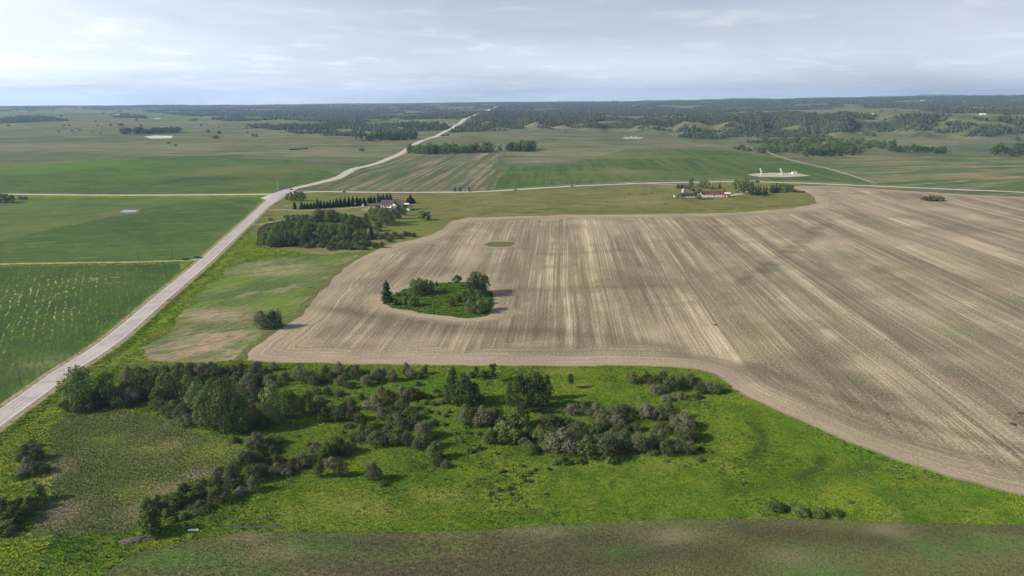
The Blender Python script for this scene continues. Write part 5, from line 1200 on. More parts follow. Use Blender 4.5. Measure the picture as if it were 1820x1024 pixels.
# ---- grass and sedge tussocks: real tufts on the near ground
def tufts(name, reg, n, m, hh, ww, label, scale, avoid=None):
    g = np.random.default_rng(len(name)); sel = np.where(owner == names.index(reg))[0]
    A = GV[GF[sel]]; ar = np.abs((A[:, 1, 0] - A[:, 0, 0]) * (A[:, 2, 1] - A[:, 0, 1]) - (A[:, 1, 1] - A[:, 0, 1]) * (A[:, 2, 0] - A[:, 0, 0]))
    rr_ = np.hypot(A[:, :, 0].mean(1), A[:, :, 1].mean(1)); pr = ar * (rr_ < 700) / np.maximum(rr_, 150) ** 1.3; pr /= pr.sum()
    t = g.choice(len(sel), n, p=pr); u = g.random(n); v = g.random(n); fl = u + v > 1; u[fl] = 1 - u[fl]; v[fl] = 1 - v[fl]
    p = A[t, 0] + (A[t, 1] - A[t, 0]) * u[:, None] + (A[t, 2] - A[t, 0]) * v[:, None]
    if avoid is not None:
        kp = fbm(p[:, 0] / 15, p[:, 1] / 15, 77, 4) > avoid + 0.15 * g.normal(size=len(p)); p, t, u, v = p[kp], t[kp], u[kp], v[kp]
    n = len(p); z = gz(p[:, 0], p[:, 1]); bw_ = np.stack([1 - u - v, u, v], 1)
    H = hh * (0.4 + g.random(n)); W = ww * (0.5 + g.random(n)); V = np.zeros((n, 12, 3)); ph = g.random(n) * 6.28
    for b in range(4):
        a = ph + b * 1.57 + 0.4 * g.normal(size=n); c, s_ = np.cos(a), np.sin(a); ln = 0.35 * g.random(n)
        V[:, b * 3, 0] = p[:, 0] - s_ * W * 0.42; V[:, b * 3, 1] = p[:, 1] + c * W * 0.42
        V[:, b * 3 + 1, 0] = p[:, 0] + s_ * W * 0.42; V[:, b * 3 + 1, 1] = p[:, 1] - c * W * 0.42
        V[:, b * 3 + 2, 0] = p[:, 0] + c * W * (0.55 + ln); V[:, b * 3 + 2, 1] = p[:, 1] + s_ * W * (0.55 + ln)
        V[:, b * 3:b * 3 + 2, 2] = z[:, None] - 0.05; V[:, b * 3 + 2, 2] = z + H * (0.6 + 0.5 * g.random(n))
    me = np_mesh(name, V.reshape(-1, 3), np.arange(n * 12).reshape(-1, 3), m); 
    for an, av in (("wet", wet), ("dry", dry), ("lush", lush)): fattr(me, an, np.repeat((av[GF[sel]][t] * bw_).sum(1), 12))
    o = link(name, me); o["kind"] = "stuff"; o["label"] = label
tufts("meadow_grass", "meadow", 130000, L_grass, 0.26, 0.55, "long tufted grass over the meadow", 18)
tufts("rank_weeds", "meadow", 15000, ground_mat("weed_leaves", (0.040, 0.082, 0.018), [((0.075, 0.115, 0.030), 4, 0.45, 0.65, 0.8, dict(detail=4)), ((0.120, 0.120, 0.060), 11, 0.56, 0.7, 0.6, dict(detail=4))]), 0.55, 0.75, "patches of rank dark weeds in the meadow", 18, 0.22)
tufts("sedge", "sedge_marsh", 30000, L_sedge, 0.32, 0.65, "coarse sedge tussocks in the marsh", 12)
tufts("ditch_grass", "roadside_grass", 30000, L_ditch, 0.36, 0.8, "rank grass along the road ditches", 16)
tufts("crop_seedlings", "seeded_field", 60000, L_seedling, 0.22, 0.5, "sparse seedlings in the foreground field", 16)
tufts("rough_grass", "isle_grass", 2600, L_isle, 0.5, 1.2, "rough grass under the island trees", 16)

# ================================================================== BUILDINGS, VEHICLES AND OTHER THINGS
M_wall = flat_mat("white_siding", (0.78, 0.77, 0.74), 0.7, 0.05, 2.0)
M_trim = flat_mat("pale_trim", (0.50, 0.49, 0.46), 0.7, 0.05)
M_roofb = flat_mat("brown_shingles", (0.075, 0.058, 0.055), 0.9, 0.2, 0.8)
M_glass = flat_mat("window_glass", (0.03, 0.035, 0.045), 0.12, 0.1, 1.0, spec=0.8)
M_redroof = flat_mat("rust_red_roof", (0.105, 0.045, 0.038), 0.7, 0.25, 2.5)
M_red = flat_mat("red_barn_paint", (0.25, 0.040, 0.034), 0.75, 0.15)
M_brown = flat_mat("brown_boards", (0.120, 0.070, 0.052), 0.9, 0.25)
M_tan = flat_mat("tan_boards", (0.44, 0.34, 0.22), 0.85, 0.15)
M_grey = flat_mat("weathered_wood", (0.12, 0.12, 0.11), 0.95, 0.25, 0.5)
M_galv = flat_mat("galvanised_steel", (0.50, 0.51, 0.52), 0.45, 0.1, 1.0, metal=0.3)
M_cream = flat_mat("cream_machine_paint", (0.66, 0.60, 0.44), 0.55, 0.12)
M_dark = flat_mat("dark_metal", (0.030, 0.030, 0.032), 0.5, 0.2)
M_tyre = flat_mat("tyre_rubber", (0.015, 0.015, 0.015), 0.9, 0.2)
M_black = flat_mat("black_car_paint", (0.012, 0.013, 0.016), 0.25, 0.1, spec=0.6)
M_navy = flat_mat("navy_car_paint", (0.018, 0.024, 0.038), 0.25, 0.1, spec=0.6)
M_lamp = flat_mat("lamp_glass", (0.75, 0.74, 0.70), 0.2, 0.05); M_tail = flat_mat("tail_lamp", (0.35, 0.02, 0.02), 0.3, 0.05)
M_pole = flat_mat("pole_wood", (0.080, 0.068, 0.058), 0.95, 0.25, 0.6)
M_cow = flat_mat("black_hide", (0.018, 0.016, 0.015), 0.8, 0.2)
M_brush = flat_mat("dead_branches", (0.20, 0.17, 0.165), 0.95, 0.3, 0.4)
M_clod = flat_mat("dark_soil", (0.060, 0.045, 0.034), 0.95, 0.3, 0.5)

def at(px, py, name, rz=0.0):
    p = P1(px, py); return empty(name, (p[0], p[1], float(gz(p[0], p[1])[0])), rz)
def part(name, mb, parent): return link(name, mb.mesh(name), parent)
def gable(name, px, py, L, D, wh, rh, wm, rm, rz, label, cat="shed", wins=(), door=None, eave=0.4, chimney=False):
    """a gabled building: ridge along its length; every window and door a part of its own"""
    o = at(px, py, name, rz); tag(o, label, cat)
    b = MB(); b.prism([(-D / 2, -0.3), (D / 2, -0.3), (D / 2, wh), (0, wh + rh), (-D / 2, wh)], -L / 2, L / 2, wm, axis='x'); part("wall", b, o)
    b = MB(); s = rh / (D / 2); e = eave; t = 0.22
    b.prism([(-D / 2 - e, wh - e * s + 0.03), (0, wh + rh + 0.03), (D / 2 + e, wh - e * s + 0.03), (D / 2 + e, wh - e * s + 0.03 + t), (0, wh + rh + 0.03 + t), (-D / 2 - e, wh - e * s + 0.03 + t)], -L / 2 - e, L / 2 + e, rm, axis='x')
    rf = part("roof", b, o)
    if chimney:
        b = MB(); b.box((L * 0.2, 0.6, wh + rh + 0.4), (0.9, 0.7, 1.8), M_brown); part("chimney", b, rf)
    for (side, u, z, w_, h_) in wins:
        c, d = {'f': ((u, -D / 2 - 0.03, z), (w_, 0.1, h_)), 'l': ((-L / 2 - 0.03, u, z), (0.1, w_, h_)), 'r': ((L / 2 + 0.03, u, z), (0.1, w_, h_))}[side]
        b = MB(); b.box(c, (d[0] + (0.24 if side == 'f' else 0), d[1] + (0.24 if side != 'f' else 0), d[2] + 0.24), M_trim); wo_ = part("window", b, o)
        k = 0.035
        b = MB(); b.box((c[0] + (0 if side == 'f' else (-k if side == 'l' else k)), c[1] - (k if side == 'f' else 0), c[2]), d, M_glass); part("pane", b, wo_)
    if door:
        side, u, w_, h_, dm = door
        c, d = {'f': ((u, -D / 2 - 0.04, h_ / 2), (w_, 0.12, h_)), 'l': ((-L / 2 - 0.04, u, h_ / 2), (0.12, w_, h_)), 'r': ((L / 2 + 0.04, u, h_ / 2), (0.12, w_, h_))}[side]
        b = MB(); b.box(c, d, dm); dd = part("door", b, o)
        b = MB(); b.box((c[0] + (w_ * 0.35 if side == 'f' else 0), c[1] - (0.1 if side == 'f' else 0), h_ * 0.5), (0.12, 0.08, 0.12), M_galv); part("handle", b, dd)
    return o
# ---- white farmhouse
hs = gable("farmhouse", 698, 373, 21, 10, 6.2, 3.6, M_wall, M_roofb, RAD(-6), "white two storey farmhouse with brown roof above the grove", "house",
    wins=[('f', x, z, 1.5, 1.6) for z in (1.7, 4.7) for x in (-9, -6.6, -4.4, -2.2, 7.4, 9.4)] + [('l', y, z, 1.4, 1.6) for y in (-2.4, 2.4) for z in (1.7, 4.7)] + [('l', 0, 7.6, 1.2, 1.2)], door=('f', -0.2, 1.2, 2.3, M_brown), chimney=True)
b = MB(); b.prism([(0.6, -0.3), (6.4, -0.3), (6.4, 6.0), (3.5, 8.6), (0.6, 6.0)], -8.6, -4.9, M_wall); part("front_wing", b, hs)
b = MB(); b.prism([(0.1, 5.6), (3.5, 8.66), (6.9, 5.6), (6.9, 5.85), (3.5, 8.9), (0.1, 5.85)], -9.0, -1.0, M_roofb); part("wing_roof", b, hs)
for x in (2.2, 4.8):
    for z in (1.7, 4.6):
        b = MB(); b.box((x, -8.64, z), (1.6, 0.1, 1.7), M_trim); wn_ = part("window", b, hs)
        b = MB(); b.box((x, -8.68, z), (1.3, 0.1, 1.4), M_glass); part("pane", b, wn_)
b = MB(); b.prism([(-3.6, -0.2), (3.6, -0.2), (3.6, 2.9), (0, 5.2), (-3.6, 2.9)], 10.7, 17.5, M_wall, axis='x'); part("garage_wing", b, hs)
b = MB(); b.prism([(-4.0, 2.70), (0, 5.26), (4.0, 2.70), (4.0, 2.92), (0, 5.5), (-4.0, 2.92)], 10.72, 17.9, M_roofb, axis='x'); part("garage_roof", b, hs)
hs.scale = (1.15, 1.15, 1.12)
gable("garden_shed", 672, 369, 7, 5, 2.4, 1.4, M_brown, M_roofb, RAD(8), "brown shed left of the white farmhouse", "shed", door=('f', 0, 1.4, 2.0, M_grey))
gable("garden_shed", 663, 371, 6, 4, 2.2, 1.0, M_brown, M_brown, RAD(-12), "low brown shed in the farmhouse yard", "shed", door=('f', 1, 1.2, 1.9, M_grey))
gable("garden_shed", 666, 374, 3.6, 3.2, 2.4, 0.8, M_tan, M_tan, RAD(5), "small tan shed at the front of the farmhouse yard", "shed", door=('f', 0, 1.1, 1.9, M_brown))
gable("garden_shed", 722, 366.5, 7, 5, 2.3, 1.2, M_tan, M_trim, RAD(-6), "pale low shed right of the white farmhouse", "shed", door=('l', 0, 1.6, 2.0, M_brown))
# ---- red barn and its sheds
gable("barn", 1267, 347, 31, 10, 2.2, 3.4, M_trim, M_redroof, RAD(1.5), "long low barn with rust red roof and white walls", "barn", wins=[('f', x, 1.5, 1.6, 1.0) for x in (-12, -8, -4, 4, 8, 12)], door=('f', 0, 2.4, 2.3, M_red))
gable("red_shed", 1292, 350, 6.5, 6, 4.2, 1.4, M_red, M_trim, RAD(-4), "small bright red shed beside the long barn", "shed", wins=[('f', 1.6, 2.6, 0.9, 0.9)], door=('f', -1.2, 1.5, 2.3, M_wall))
gable("pole_shed", 1222, 349, 24, 7, 2.6, 1.0, M_grey, M_dark, RAD(2), "low grey open shed left of the long barn", "shed", wins=[('f', x, 1.2, 3.2, 2.0) for x in (-9.5, -4.8, 0, 4.8, 9.5)])  # dark panes stand in for the shade inside the open bays
gable("corral_shed", 1204, 350, 9, 5, 2.0, 0.6, M_trim, M_brown, RAD(4), "small pale shed at the left end of the barn yard", "shed", door=('f', 0, 2.0, 1.8, M_dark))
gable("roadside_shed", 827, 340.5, 9, 5, 2.2, 1.0, M_trim, M_grey, RAD(0), "white shed among small spruces beside the east road", "shed", wins=[('f', x, 1.5, 1.4, 1.0) for x in (-4, 4)], door=('f', 0, 1.2, 2.0, M_brown))
def tank(name, px, py, r, h, m, label):
    o = at(px, py, name); tag(o, label, "tank")
    b = MB(); b.tube((0, 0, -0.2), (0, 0, h), r, r, m, 20); part("tank_wall", b, o)
    b = MB(); b.tube((0, 0, h + 0.01), (0, 0, h + r * 0.45), r * 1.03, 0.15, m, 20); part("tank_roof", b, o)
    b = MB(); [b.box((r + 0.12, dy, h / 2), (0.08, 0.08, h), M_dark) for dy in (-0.25, 0.25)]; b.box((r + 0.12, 0, h * 0.5), (0.05, 0.5, 0.05), M_dark); part("ladder", b, o)
    return o
tank("grain_bin", 1214, 342, 2.0, 4.2, M_galv, "white round bin left of the long barn")
tank("water_tank", 645.5, 367, 1.3, 2.6, M_galv, "pale round tank at the end of the spruce row")
# ---- far farm buildings, small but standing
for px, py, L, D, wm, rm, lb in ((1180, 185.5, 60, 20, M_wall, M_trim, "long white building below the skyline right of centre"), (1256, 184.5, 60, 18, M_wall, M_redroof, "red roofed building on the skyline right of centre"), (1125, 188.5, 30, 12, M_wall, M_trim, "small white building in far fields below the skyline"),
        (1555, 204.5, 22, 10, M_wall, M_trim, "white house in woods on the right hills"), (1746, 204.5, 22, 10, M_wall, M_trim, "white building on the right plateau above the wooded spurs"), (1716, 182, 34, 14, M_wall, M_trim, "far white building near the right skyline"),
        (1792, 171.5, 40, 16, M_wall, M_galv, "bright building on the right skyline"), (280, 212, 26, 12, M_wall, M_trim, "white building beside the far left woods"), (413, 262, 6, 4, M_trim, M_grey, "small pale shed alone on the left rangeland"), (441, 265, 5, 4, M_trim, M_grey, "lower small pale shed on the left rangeland"),
        (643, 268.5, 12, 7, M_brown, M_redroof, "rusty shed in the pasture left of the climbing highway"), (712, 230, 16, 8, M_wall, M_trim, "white house at the left end of the highway woods"), (905, 183.5, 36, 14, M_wall, M_galv, "pale building on the skyline beside the highway top"), (208, 204.5, 40, 16, M_wall, M_galv, "pale building in the far left woods"), (1640, 179, 40, 14, M_wall, M_trim, "long white building on the far right plateau")):
    gable("farm_building", px, py, L, D, 2.4 if L < 10 else 4.2, 1.2 if L < 10 else 2.4, wm, rm, prng.uniform(-0.3, 0.3), lb, "building", eave=0.5, door=('f', 0, 3.0, 3.0, M_grey))
# ---- hay stack row
hy = at(530, 266, "hay_stack", RAD(55)); tag(hy, "long dark hay stack row on the rangeland left of the highway", "hay stack")
M_hay = flat_mat("old_hay", (0.070, 0.062, 0.045), 0.95, 0.3, 0.8)
for i in range(14):
    b = MB(); b.box((-26 + i * 4, prng.uniform(-0.3, 0.3), 1.3), (3.6, 4.5, 2.9), M_hay, rz=prng.uniform(-0.05, 0.05), bev=0.35); part("hay_bale", b, hy)

# ---- pumpjacks
def pumpjack(px, py, label, rz, group=None):
    o = at(px, py, "pumpjack", rz); tag(o, label, "pumpjack", group); p = {}
    b = MB(); b.box((0, 0, 0.3), (9.0, 2.2, 0.8), M_galv, bev=0.08); part("base_skid", b, o)
    b = MB()
    for sx_ in (-1.3, 1.3):
        for sy_ in (-0.9, 0.9): b.tube((sx_ + 0.8, sy_, 0.7), (0.8, sy_ * 0.25, 7.2), 0.20, 0.15, M_cream, 6)
    for z, k in ((2.4, 0.98), (4.6, 0.56)): b.box((0.8, 0, z), (2.0 * k + 0.2, 1.5 * k, 0.14), M_cream)
    part("samson_post", b, o)
    tilt = RAD(-38); cs, sn = math.cos(tilt), math.sin(tilt); pv = Vector((0.8, 0, 7.4))
    def bp(u, z): return (pv.x + u * cs + z * sn, 0, pv.z - u * sn + z * cs)
    b = MB(); b.box(bp(0.2, 0.25), (8.6, 0.55, 0.75), M_cream, ry=tilt); part("walking_beam", b, o)
    b = MB(); pr = []
    for i in range(9):
        a = RAD(-34 + i * 8.5); q = bp(0.2 + 4.6 * math.cos(a), 0.25 + 4.6 * math.sin(a) + 0.2); pr.append((q[0], q[2]))
    q = bp(3.6, 0.9); pr.append((q[0], q[2])); q = bp(3.6, -0.6); pr.append((q[0], q[2]))
    b.prism(pr, -0.32, 0.32, M_cream); part("horse_head", b, o)
    hx = bp(4.75, 0.1); b = MB(); b.tube((hx[0], 0, hx[2] - 1.0), (hx[0], 0, 0.5), 0.05, 0.05, M_dark, 5); part("polished_rod", b, o)
    tl = bp(-3.9, 0.2); b = MB()
    for s_ in (-0.7, 0.7): b.tube((tl[0], s_, tl[2]), (-2.9, s_, 2.6), 0.09, 0.09, M_cream, 5)
    part("pitman_arm", b, o)
    for s_ in (-1, 1):
        b = MB(); b.prism([(-3.1, 2.9), (-2.5, 2.9), (-2.2, 1.2), (-2.6, 0.5), (-3.6, 0.5), (-3.9, 1.2)], s_ * 0.95 - 0.18, s_ * 0.95 + 0.18, M_cream); part("counterweight", b, o)
    b = MB(); b.box((-2.9, 0, 1.5), (1.3, 1.2, 1.6), M_galv, bev=0.1); part("gearbox", b, o)
    b = MB(); b.box((-4.0, 0, 1.1), (0.8, 1.0, 0.9), M_dark, bev=0.06); part("motor", b, o)
    b = MB(); b.tube((hx[0], 0, -0.1), (hx[0], 0, 1.2), 0.2, 0.16, M_dark, 8); part("wellhead", b, o)
    return o
for q_ in (pumpjack(1352, 310.5, "left cream pumpjack on the gravel pad beyond the red barn", RAD(100)), pumpjack(1388, 310.5, "right cream pumpjack on the gravel pad beyond the red barn", RAD(100))): q_.scale = (0.9, 0.9, 0.88)
for q_ in (pumpjack(1112, 244.8, "leftmost pale pumpjack of the far hill well site", RAD(100)), pumpjack(1122, 244.6, "middle pale pumpjack of the far hill well site", RAD(100)), pumpjack(1130, 244.6, "rightmost pale pumpjack of the far hill well site", RAD(100))): q_.scale = (0.62, 0.62, 0.62)
gable("wellsite_shed", 1411, 309.5, 7, 4.5, 2.8, 1.0, M_wall, M_galv, RAD(0), "white shed right of the two pumpjacks", "shed", door=('f', 0, 1.2, 2.1, M_grey))
tank("wellsite_tank", 1404, 310, 1.1, 2.6, M_galv, "small round tank between the pumpjacks and the white shed")

# ---- vehicles (front towards +x)
def wheel(o, x, y, r):
    b = MB(); b.tube((x, y - 0.13, r), (x, y + 0.13, r), r, r, M_tyre, 14); w_ = part("wheel", b, o)
    b = MB(); b.tube((x, y - 0.15, r), (x, y + 0.15, r), r * 0.55, r * 0.55, M_galv, 10); part("rim", b, w_)
def car(px, py, rz, paint, label, kind="car"):
    o = at(px, py, "parked_truck" if kind == "truck" else "car", rz); tag(o, label, "pickup truck" if kind == "truck" else "car")
    L, W, r = (5.9, 2.0, 0.42) if kind == "truck" else (4.7, 1.85, 0.35); hl = L / 2
    b = MB()
    if kind == "truck":
        b.prism([(-hl, 0.45), (hl, 0.45), (hl, 1.0), (hl - 0.25, 1.18), (0.95, 1.25), (-0.95, 1.28), (-0.97, 0.72), (-hl + 0.1, 0.72), (-hl + 0.1, 1.28), (-hl, 1.28)], -W / 2, W / 2, paint); part("body", b, o)
        for s_ in (-1, 1):
            b = MB(); b.box((-hl / 2 - 0.43, s_ * (W / 2 - 0.06), 1.0), (1.95, 0.11, 0.54), paint); part("bed_side", b, o)
        cab = [(1.0, 1.25), (0.35, 1.92), (-0.80, 1.92), (-0.98, 1.25)]
    else:
        b.prism([(-hl, 0.35), (hl, 0.35), (hl, 0.75), (hl - 0.3, 0.88), (1.0, 0.98), (-1.9, 1.02), (-hl, 0.92)], -W / 2, W / 2, paint); part("body", b, o)
        cab = [(1.0, 0.96), (0.25, 1.52), (-1.3, 1.54), (-2.0, 1.0)]
    b = MB(); b.prism(cab, -W / 2 + 0.14, W / 2 - 0.14, M_glass); part("cab_glass", b, o)
    b = MB(); b.box(((cab[1][0] + cab[2][0]) / 2, 0, cab[1][1] + 0.03), (cab[1][0] - cab[2][0] + 0.1, W - 0.26, 0.07), paint, bev=0.02); part("cab_roof", b, o)
    for x in (hl - 0.95, -hl + 1.05):
        for s_ in (-1, 1): wheel(o, x, s_ * (W / 2 - 0.1), r)
    for s_ in (-1, 1):
        b = MB(); b.box((hl + 0.02, s_ * (W / 2 - 0.3), 0.72), (0.06, 0.4, 0.2), M_lamp); part("headlight", b, o)
        b = MB(); b.box((-hl - 0.02, s_ * (W / 2 - 0.2), 0.85), (0.06, 0.22, 0.3), M_tail); part("tail_light", b, o)
    return o
car(352.5, 460.8, RAD(2), M_navy, "dark pickup truck stopped at the lane's mouth by the highway", "truck")
tr = at(330, 462.3, "flatbed_trailer", RAD(2)); tag(tr, "dark low trailer behind the pickup truck on the lane", "trailer")
b = MB(); b.box((0, 0, 0.75), (4.8, 2.1, 0.22), M_dark); part("deck", b, tr)
for s_ in (-1, 1):
    b = MB(); b.box((0, s_ * 1.02, 1.12), (4.8, 0.08, 0.5), M_dark); part("side_board", b, tr)
b = MB(); b.box((-2.36, 0, 1.12), (0.08, 1.94, 0.5), M_dark); part("tailgate", b, tr)
b = MB(); b.tube((2.3, 0.7, 0.68), (3.9, 0, 0.6), 0.07, 0.06, M_dark); b.tube((2.3, -0.7, 0.68), (3.9, 0, 0.6), 0.07, 0.06, M_dark); part("drawbar", b, tr)
for x in (-0.7, 0.4):
    for s_ in (-1, 1): wheel(tr, x, s_ * 0.95, 0.36)
car(518, 337.5, RAD(35), M_black, "dark car at the highway crossing")
car(612, 341.8, RAD(0), M_black, "dark car on the east road above the spruce row")
car(917, 338.4, RAD(8), M_navy, "dark car on the east road below the green strips")
car(1017, 331.6, RAD(6), M_black, "dark car farther along the east road")
car(659, 369.5, RAD(-10), M_wall, "white car parked in the farmhouse yard")

# ---- utility poles
def pole(px, py, h, label, rz=0.0, arm=True, m=None):
    m = m or M_pole; o = at(px, py, "utility_pole", rz); tag(o, label, "utility pole")
    b = MB(); b.tube((0, 0, -0.5), (0, 0, h), 0.20, 0.13, m, 8); part("pole", b, o)
    if arm:
        b = MB(); b.box((0, 0.14, h - 0.7), (2.4, 0.13, 0.16), m); ar_ = part("crossarm", b, o)
        for x in (-1.05, 0.35, 1.05):
            b = MB(); b.tube((x, 0.14, h - 0.62), (x, 0.14, h - 0.35), 0.06, 0.04, M_galv, 6); part("insulator", b, ar_)
    return o
pole(38, 686, 10.5, "wooden utility pole nearest the left edge beside the highway", RAD(60))
pole(154, 604, 11.0, "second utility pole along the highway fence", RAD(60))
pole(297, 498, 11.0, "third utility pole beside the highway below the dirt lane", RAD(60))
pole(247, 465, 10.5, "utility pole beside the dirt lane left of the truck", RAD(0))
pole(308, 461, 9.0, "shorter utility pole just left of the trailer", RAD(0))
pole(743, 345, 9.0, "utility pole beside the east road right of the farmhouse", RAD(0))
pole(777, 343.5, 9.0, "utility pole left of the white roadside shed", RAD(0))
pole(870, 341, 9.0, "utility pole right of the white roadside shed", RAD(0))
pole(1558, 328.5, 9.0, "utility pole where the tan track meets the east road", RAD(0))
pole(493, 337, 10, "tall pale post left of the crossing", 0, False, M_trim)
pole(495, 335.5, 9, "second tall pale post left of the crossing", 0, False, M_trim)

# ---- wire fences: every post a part
def fence(px, step, h, label, m=M_grey):
    ln = P(px)[:, :2]; seg = np.hypot(*np.diff(ln, axis=0).T); s = np.concatenate([[0], np.cumsum(seg)])
    q = np.arange(0, s[-1], step); X = np.interp(q, s, ln[:, 0]); Y = np.interp(q, s, ln[:, 1]); Z = gz(X, Y)
    o = empty("wire_fence", (X[0], Y[0], Z[0])); tag(o, label, "fence")
    b = MB(); b.tube((0, 0, -0.3), (0, 0, h), 0.085, 0.07, m, 6); pm = b.mesh("fence_post")
    for i in range(len(q)):
        p_ = link("post", pm, o, (X[i] - X[0], Y[i] - Y[0], Z[i] - Z[0])); p_.rotation_euler = (prng.uniform(-0.06, 0.06), prng.uniform(-0.06, 0.06), 0)
    for zz in (0.4, 0.75, 1.1):
        b = MB()
        for i in range(len(q) - 1): b.tube((X[i] - X[0], Y[i] - Y[0], Z[i] - Z[0] + zz), (X[i + 1] - X[0], Y[i + 1] - Y[0], Z[i + 1] - Z[0] + zz), 0.012, 0.012, M_galv, 3)
        part("wire", b, o)
    return o
fence([(-60, 768), (0, 729), (60, 689), (155, 621), (245, 552), (318, 487)], 5.0, 1.35, "post and wire fence along the left side of the highway")
fence([(0, 477), (120, 474), (235, 471), (318, 470), (345, 467)], 5.0, 1.35, "post and wire fence along the dirt lane")
fence([(-30, 953), (60, 952), (140, 952), (228, 949)], 4.0, 1.3, "wire fence along the lower edge of the marsh")
fence([(375, 452), (410, 418), (445, 384), (466, 356)], 8.0, 1.35, "wire fence along the upper highway beside the green crop")
fence([(440, 447), (475, 430), (500, 452), (640, 452)], 8.0, 1.3, "wire fence above the weedy field")

# ---- odds and ends near the brush pile
bp_ = at(243, 962, "brush_pile"); tag(bp_, "grey pile of dead branches below the lone willow", "brush pile")
for i in range(46):
    L = prng.uniform(1.2, 3.4); x = prng.uniform(-3.6, 3.6); y = x * 0.25 + prng.uniform(-0.9, 0.9); a = prng.uniform(-0.7, 0.9); z = 0.15 + prng.random() * 0.9 * (1 - abs(x) / 5)
    b = MB(); b.tube((x - math.cos(a) * L / 2, y - math.sin(a) * L / 2, z), (x + math.cos(a) * L / 2, y + math.sin(a) * L / 2, z + prng.uniform(-0.3, 0.5)), 0.10, 0.035, M_brush, 5); part("branch", b, bp_)
for i in range(3):
    b = MB(); b.tube((0.3 + 0.4 * i, -0.9, 0.2), (0.1 + 0.4 * i, 0.6, 1.6), 0.07, 0.05, M_pale, 5); part("bare_stick", b, bp_)
wt = at(344, 943, "feed_trough", RAD(4)); tag(wt, "white upturned trough lying in the grass right of the lone willow", "trough")
b = MB(); b.box((0, 0, 0.22), (3.2, 0.8, 0.5), M_wall, bev=0.08, taper=(0.85, 0.6)); part("trough_shell", b, wt)
b = MB(); b.box((0, -0.36, 0.10), (3.1, 0.06, 0.10), M_trim); part("rim", b, wt)
def panel(px, py, L, label):
    o = at(px, py, "livestock_panel", RAD(-1)); tag(o, label, "fence panel")
    n = int(L / 1.8) + 1
    for i in range(n):
        b = MB(); b.box((-L / 2 + i * L / (n - 1), 0, 0.6), (0.14, 0.14, 0.9), M_grey); part("post", b, o)
    for z in (0.25, 0.52, 0.80):
        b = MB(); b.box((0, -0.1, z), (L, 0.05, 0.12), M_grey); part("rail", b, o)
panel(426, 940, 9.2, "left of the two low grey livestock panels at the field edge")
panel(477, 939, 8.6, "right of the two low grey livestock panels at the field edge")
for px, py, L, rz, lb in ((435, 948.5, 6.5, 3, "pale fallen rail lying below the left livestock panel"), (462, 949.5, 5.0, -4, "pale fallen rail lying below the right livestock panel")):
    o = at(px, py, "fallen_rail", RAD(rz)); tag(o, lb, "rail"); b = MB(); b.tube((-L / 2, 0, 0.12), (L / 2, 0, 0.16), 0.09, 0.07, M_grey, 6); part("rail_log", b, o)
    b = MB(); b.tube((L * 0.2, 0, 0.14), (L * 0.2 + 0.4, 0.3, 0.3), 0.04, 0.02, M_pale, 5); part("branch_stub", b, o)
# dark lumps in the stubble
for px, py, s_, lb in ((1800, 754, 2.2, "dark soil lump in the stubble nearest the right edge"), (1814, 735, 2.0, "flat dark lump above it at the right edge of the stubble"), (1271, 578, 1.8, "small dark lump alone in the middle of the stubble"), (955, 452, 1.4, "small dark lump in the upper stubble right of the green oval"), (1577, 736, 1.0, "faint dark lump in the stubble's lower curve")):
    p = P1(px, py); bm = bmesh.new(); bmesh.ops.create_icosphere(bm, subdivisions=3, radius=0.5)
    for v in bm.verts:
        n_ = float(fbm(v.co.x * 3 + px, v.co.y * 3 + v.co.z * 2, 3, 3)); v.co *= 1 + 0.45 * n_; v.co.z *= 0.5
    me = bpy.data.meshes.new("soil_lump"); bm.to_mesh(me); bm.free(); me.materials.append(M_clod)
    tag(link("soil_lump", me, None, (p[0], p[1], float(gz(p[0], p[1])[0]) + 0.05 * s_), prng.random() * 6, (s_ * 1.3, s_ * 0.9, s_ * 0.9)), lb, "soil lump")

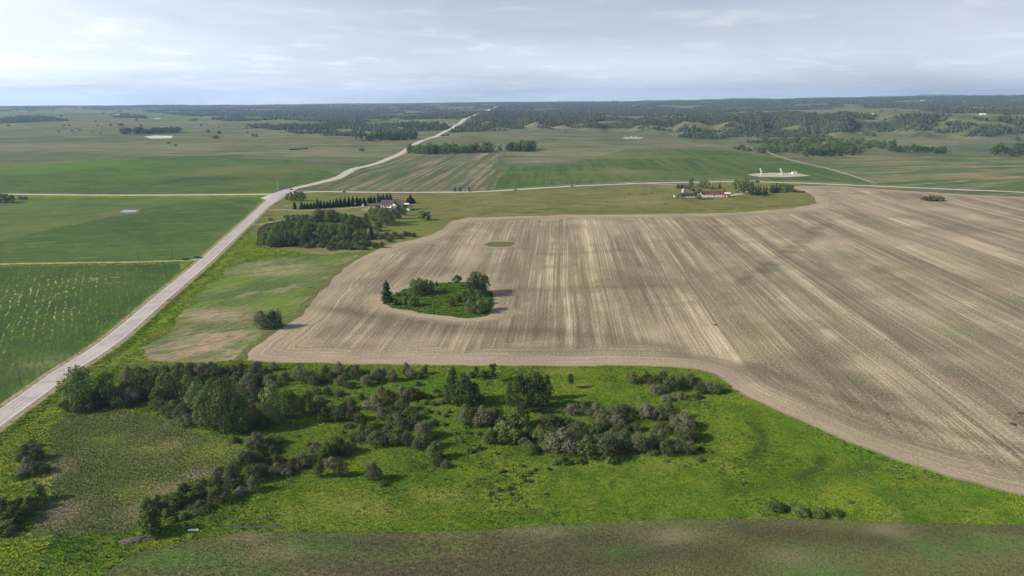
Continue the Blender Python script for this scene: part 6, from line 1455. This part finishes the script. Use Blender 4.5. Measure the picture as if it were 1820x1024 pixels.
# ---- cattle: one skinned body, shared
def cow_mesh():
    J = [((0, 0, 1.05), .34), ((.75, 0, 1.10), .36), ((-.75, 0, 1.12), .33), ((1.15, 0, 1.05), .22), ((1.50, 0, .85), .15), ((1.78, 0, .62), .09),
         ((.72, .22, .55), .10), ((.74, .22, .02), .07), ((.72, -.22, .55), .10), ((.74, -.22, .02), .07), ((-.80, .22, .62), .13), ((-.92, .22, .30), .07), ((-.86, .22, .02), .07),
         ((-.80, -.22, .62), .13), ((-.92, -.22, .30), .07), ((-.86, -.22, .02), .07), ((-1.08, 0, 1.20), .05), ((-1.12, 0, .6), .03), ((1.40, .22, .98), .04), ((1.40, -.22, .98), .04)]
    E = [(0, 1), (0, 2), (1, 3), (3, 4), (4, 5), (1, 6), (6, 7), (1, 8), (8, 9), (2, 10), (10, 11), (11, 12), (2, 13), (13, 14), (14, 15), (2, 16), (16, 17), (4, 18), (4, 19)]
    me = bpy.data.meshes.new("cow_frame"); me.from_pydata([j[0] for j in J], E, []); o = bpy.data.objects.new("cow_frame", me); COL.objects.link(o)
    sk = o.modifiers.new("skin", 'SKIN'); o.modifiers.new("sub", 'SUBSURF').levels = 1
    for i, v in enumerate(me.skin_vertices[0].data): v.radius = (J[i][1], J[i][1]); v.use_root = (i == 0)
    dg = bpy.context.evaluated_depsgraph_get(); out = bpy.data.meshes.new_from_object(o.evaluated_get(dg))
    bpy.data.objects.remove(o); out.materials.clear(); out.materials.append(M_cow); out.name = "cow"; return out
cm = cow_mesh()
COWS = [(938, 730, "black cow between the east road and two grazing cows"), (780, 788, "leftmost black cow in the pasture"), (980, 793, "black cow in the lower middle of the herd"), (1195, 800, "rightmost black cow, nearest the barn yard"), (1048, 708, "upper black cow of the close pair"), (1048, 731, "lower black cow of the close pair"), (1100, 725, "black cow right of the close pair"), (1043, 690, "topmost black cow, nearest the east road")]
for zx, zy, lb in COWS:
    p = P1(880 + zx / 3.94, 160 + zy / 3.94)
    tag(link("cow", cm, None, (p[0], p[1], float(gz(p[0], p[1])[0])), prng.random() * 6.28), lb, "cow", "cattle in the farm pasture")

# ------------------------------------------------------------------ haze: the air over the whole scene
hm = bpy.data.materials.new("haze_air"); hm.use_nodes = True
T = hm.node_tree; T.nodes.clear()
out = T.nodes.new("ShaderNodeOutputMaterial"); pv = T.nodes.new("ShaderNodeVolumePrincipled")
pv.inputs["Color"].default_value = (0.46, 0.68, 1.0, 1)
pv.inputs["Density"].default_value = 5e-5
pv.inputs["Anisotropy"].default_value = 0.25
T.links.new(pv.outputs[0], out.inputs["Volume"])
hb = MB(); hb.box((0, 8600, 60), (36000, 18900, 620), hm)
haze = link("haze", hb.mesh("haze")); haze["kind"] = "stuff"
haze["label"] = "pale blue summer haze over the land"
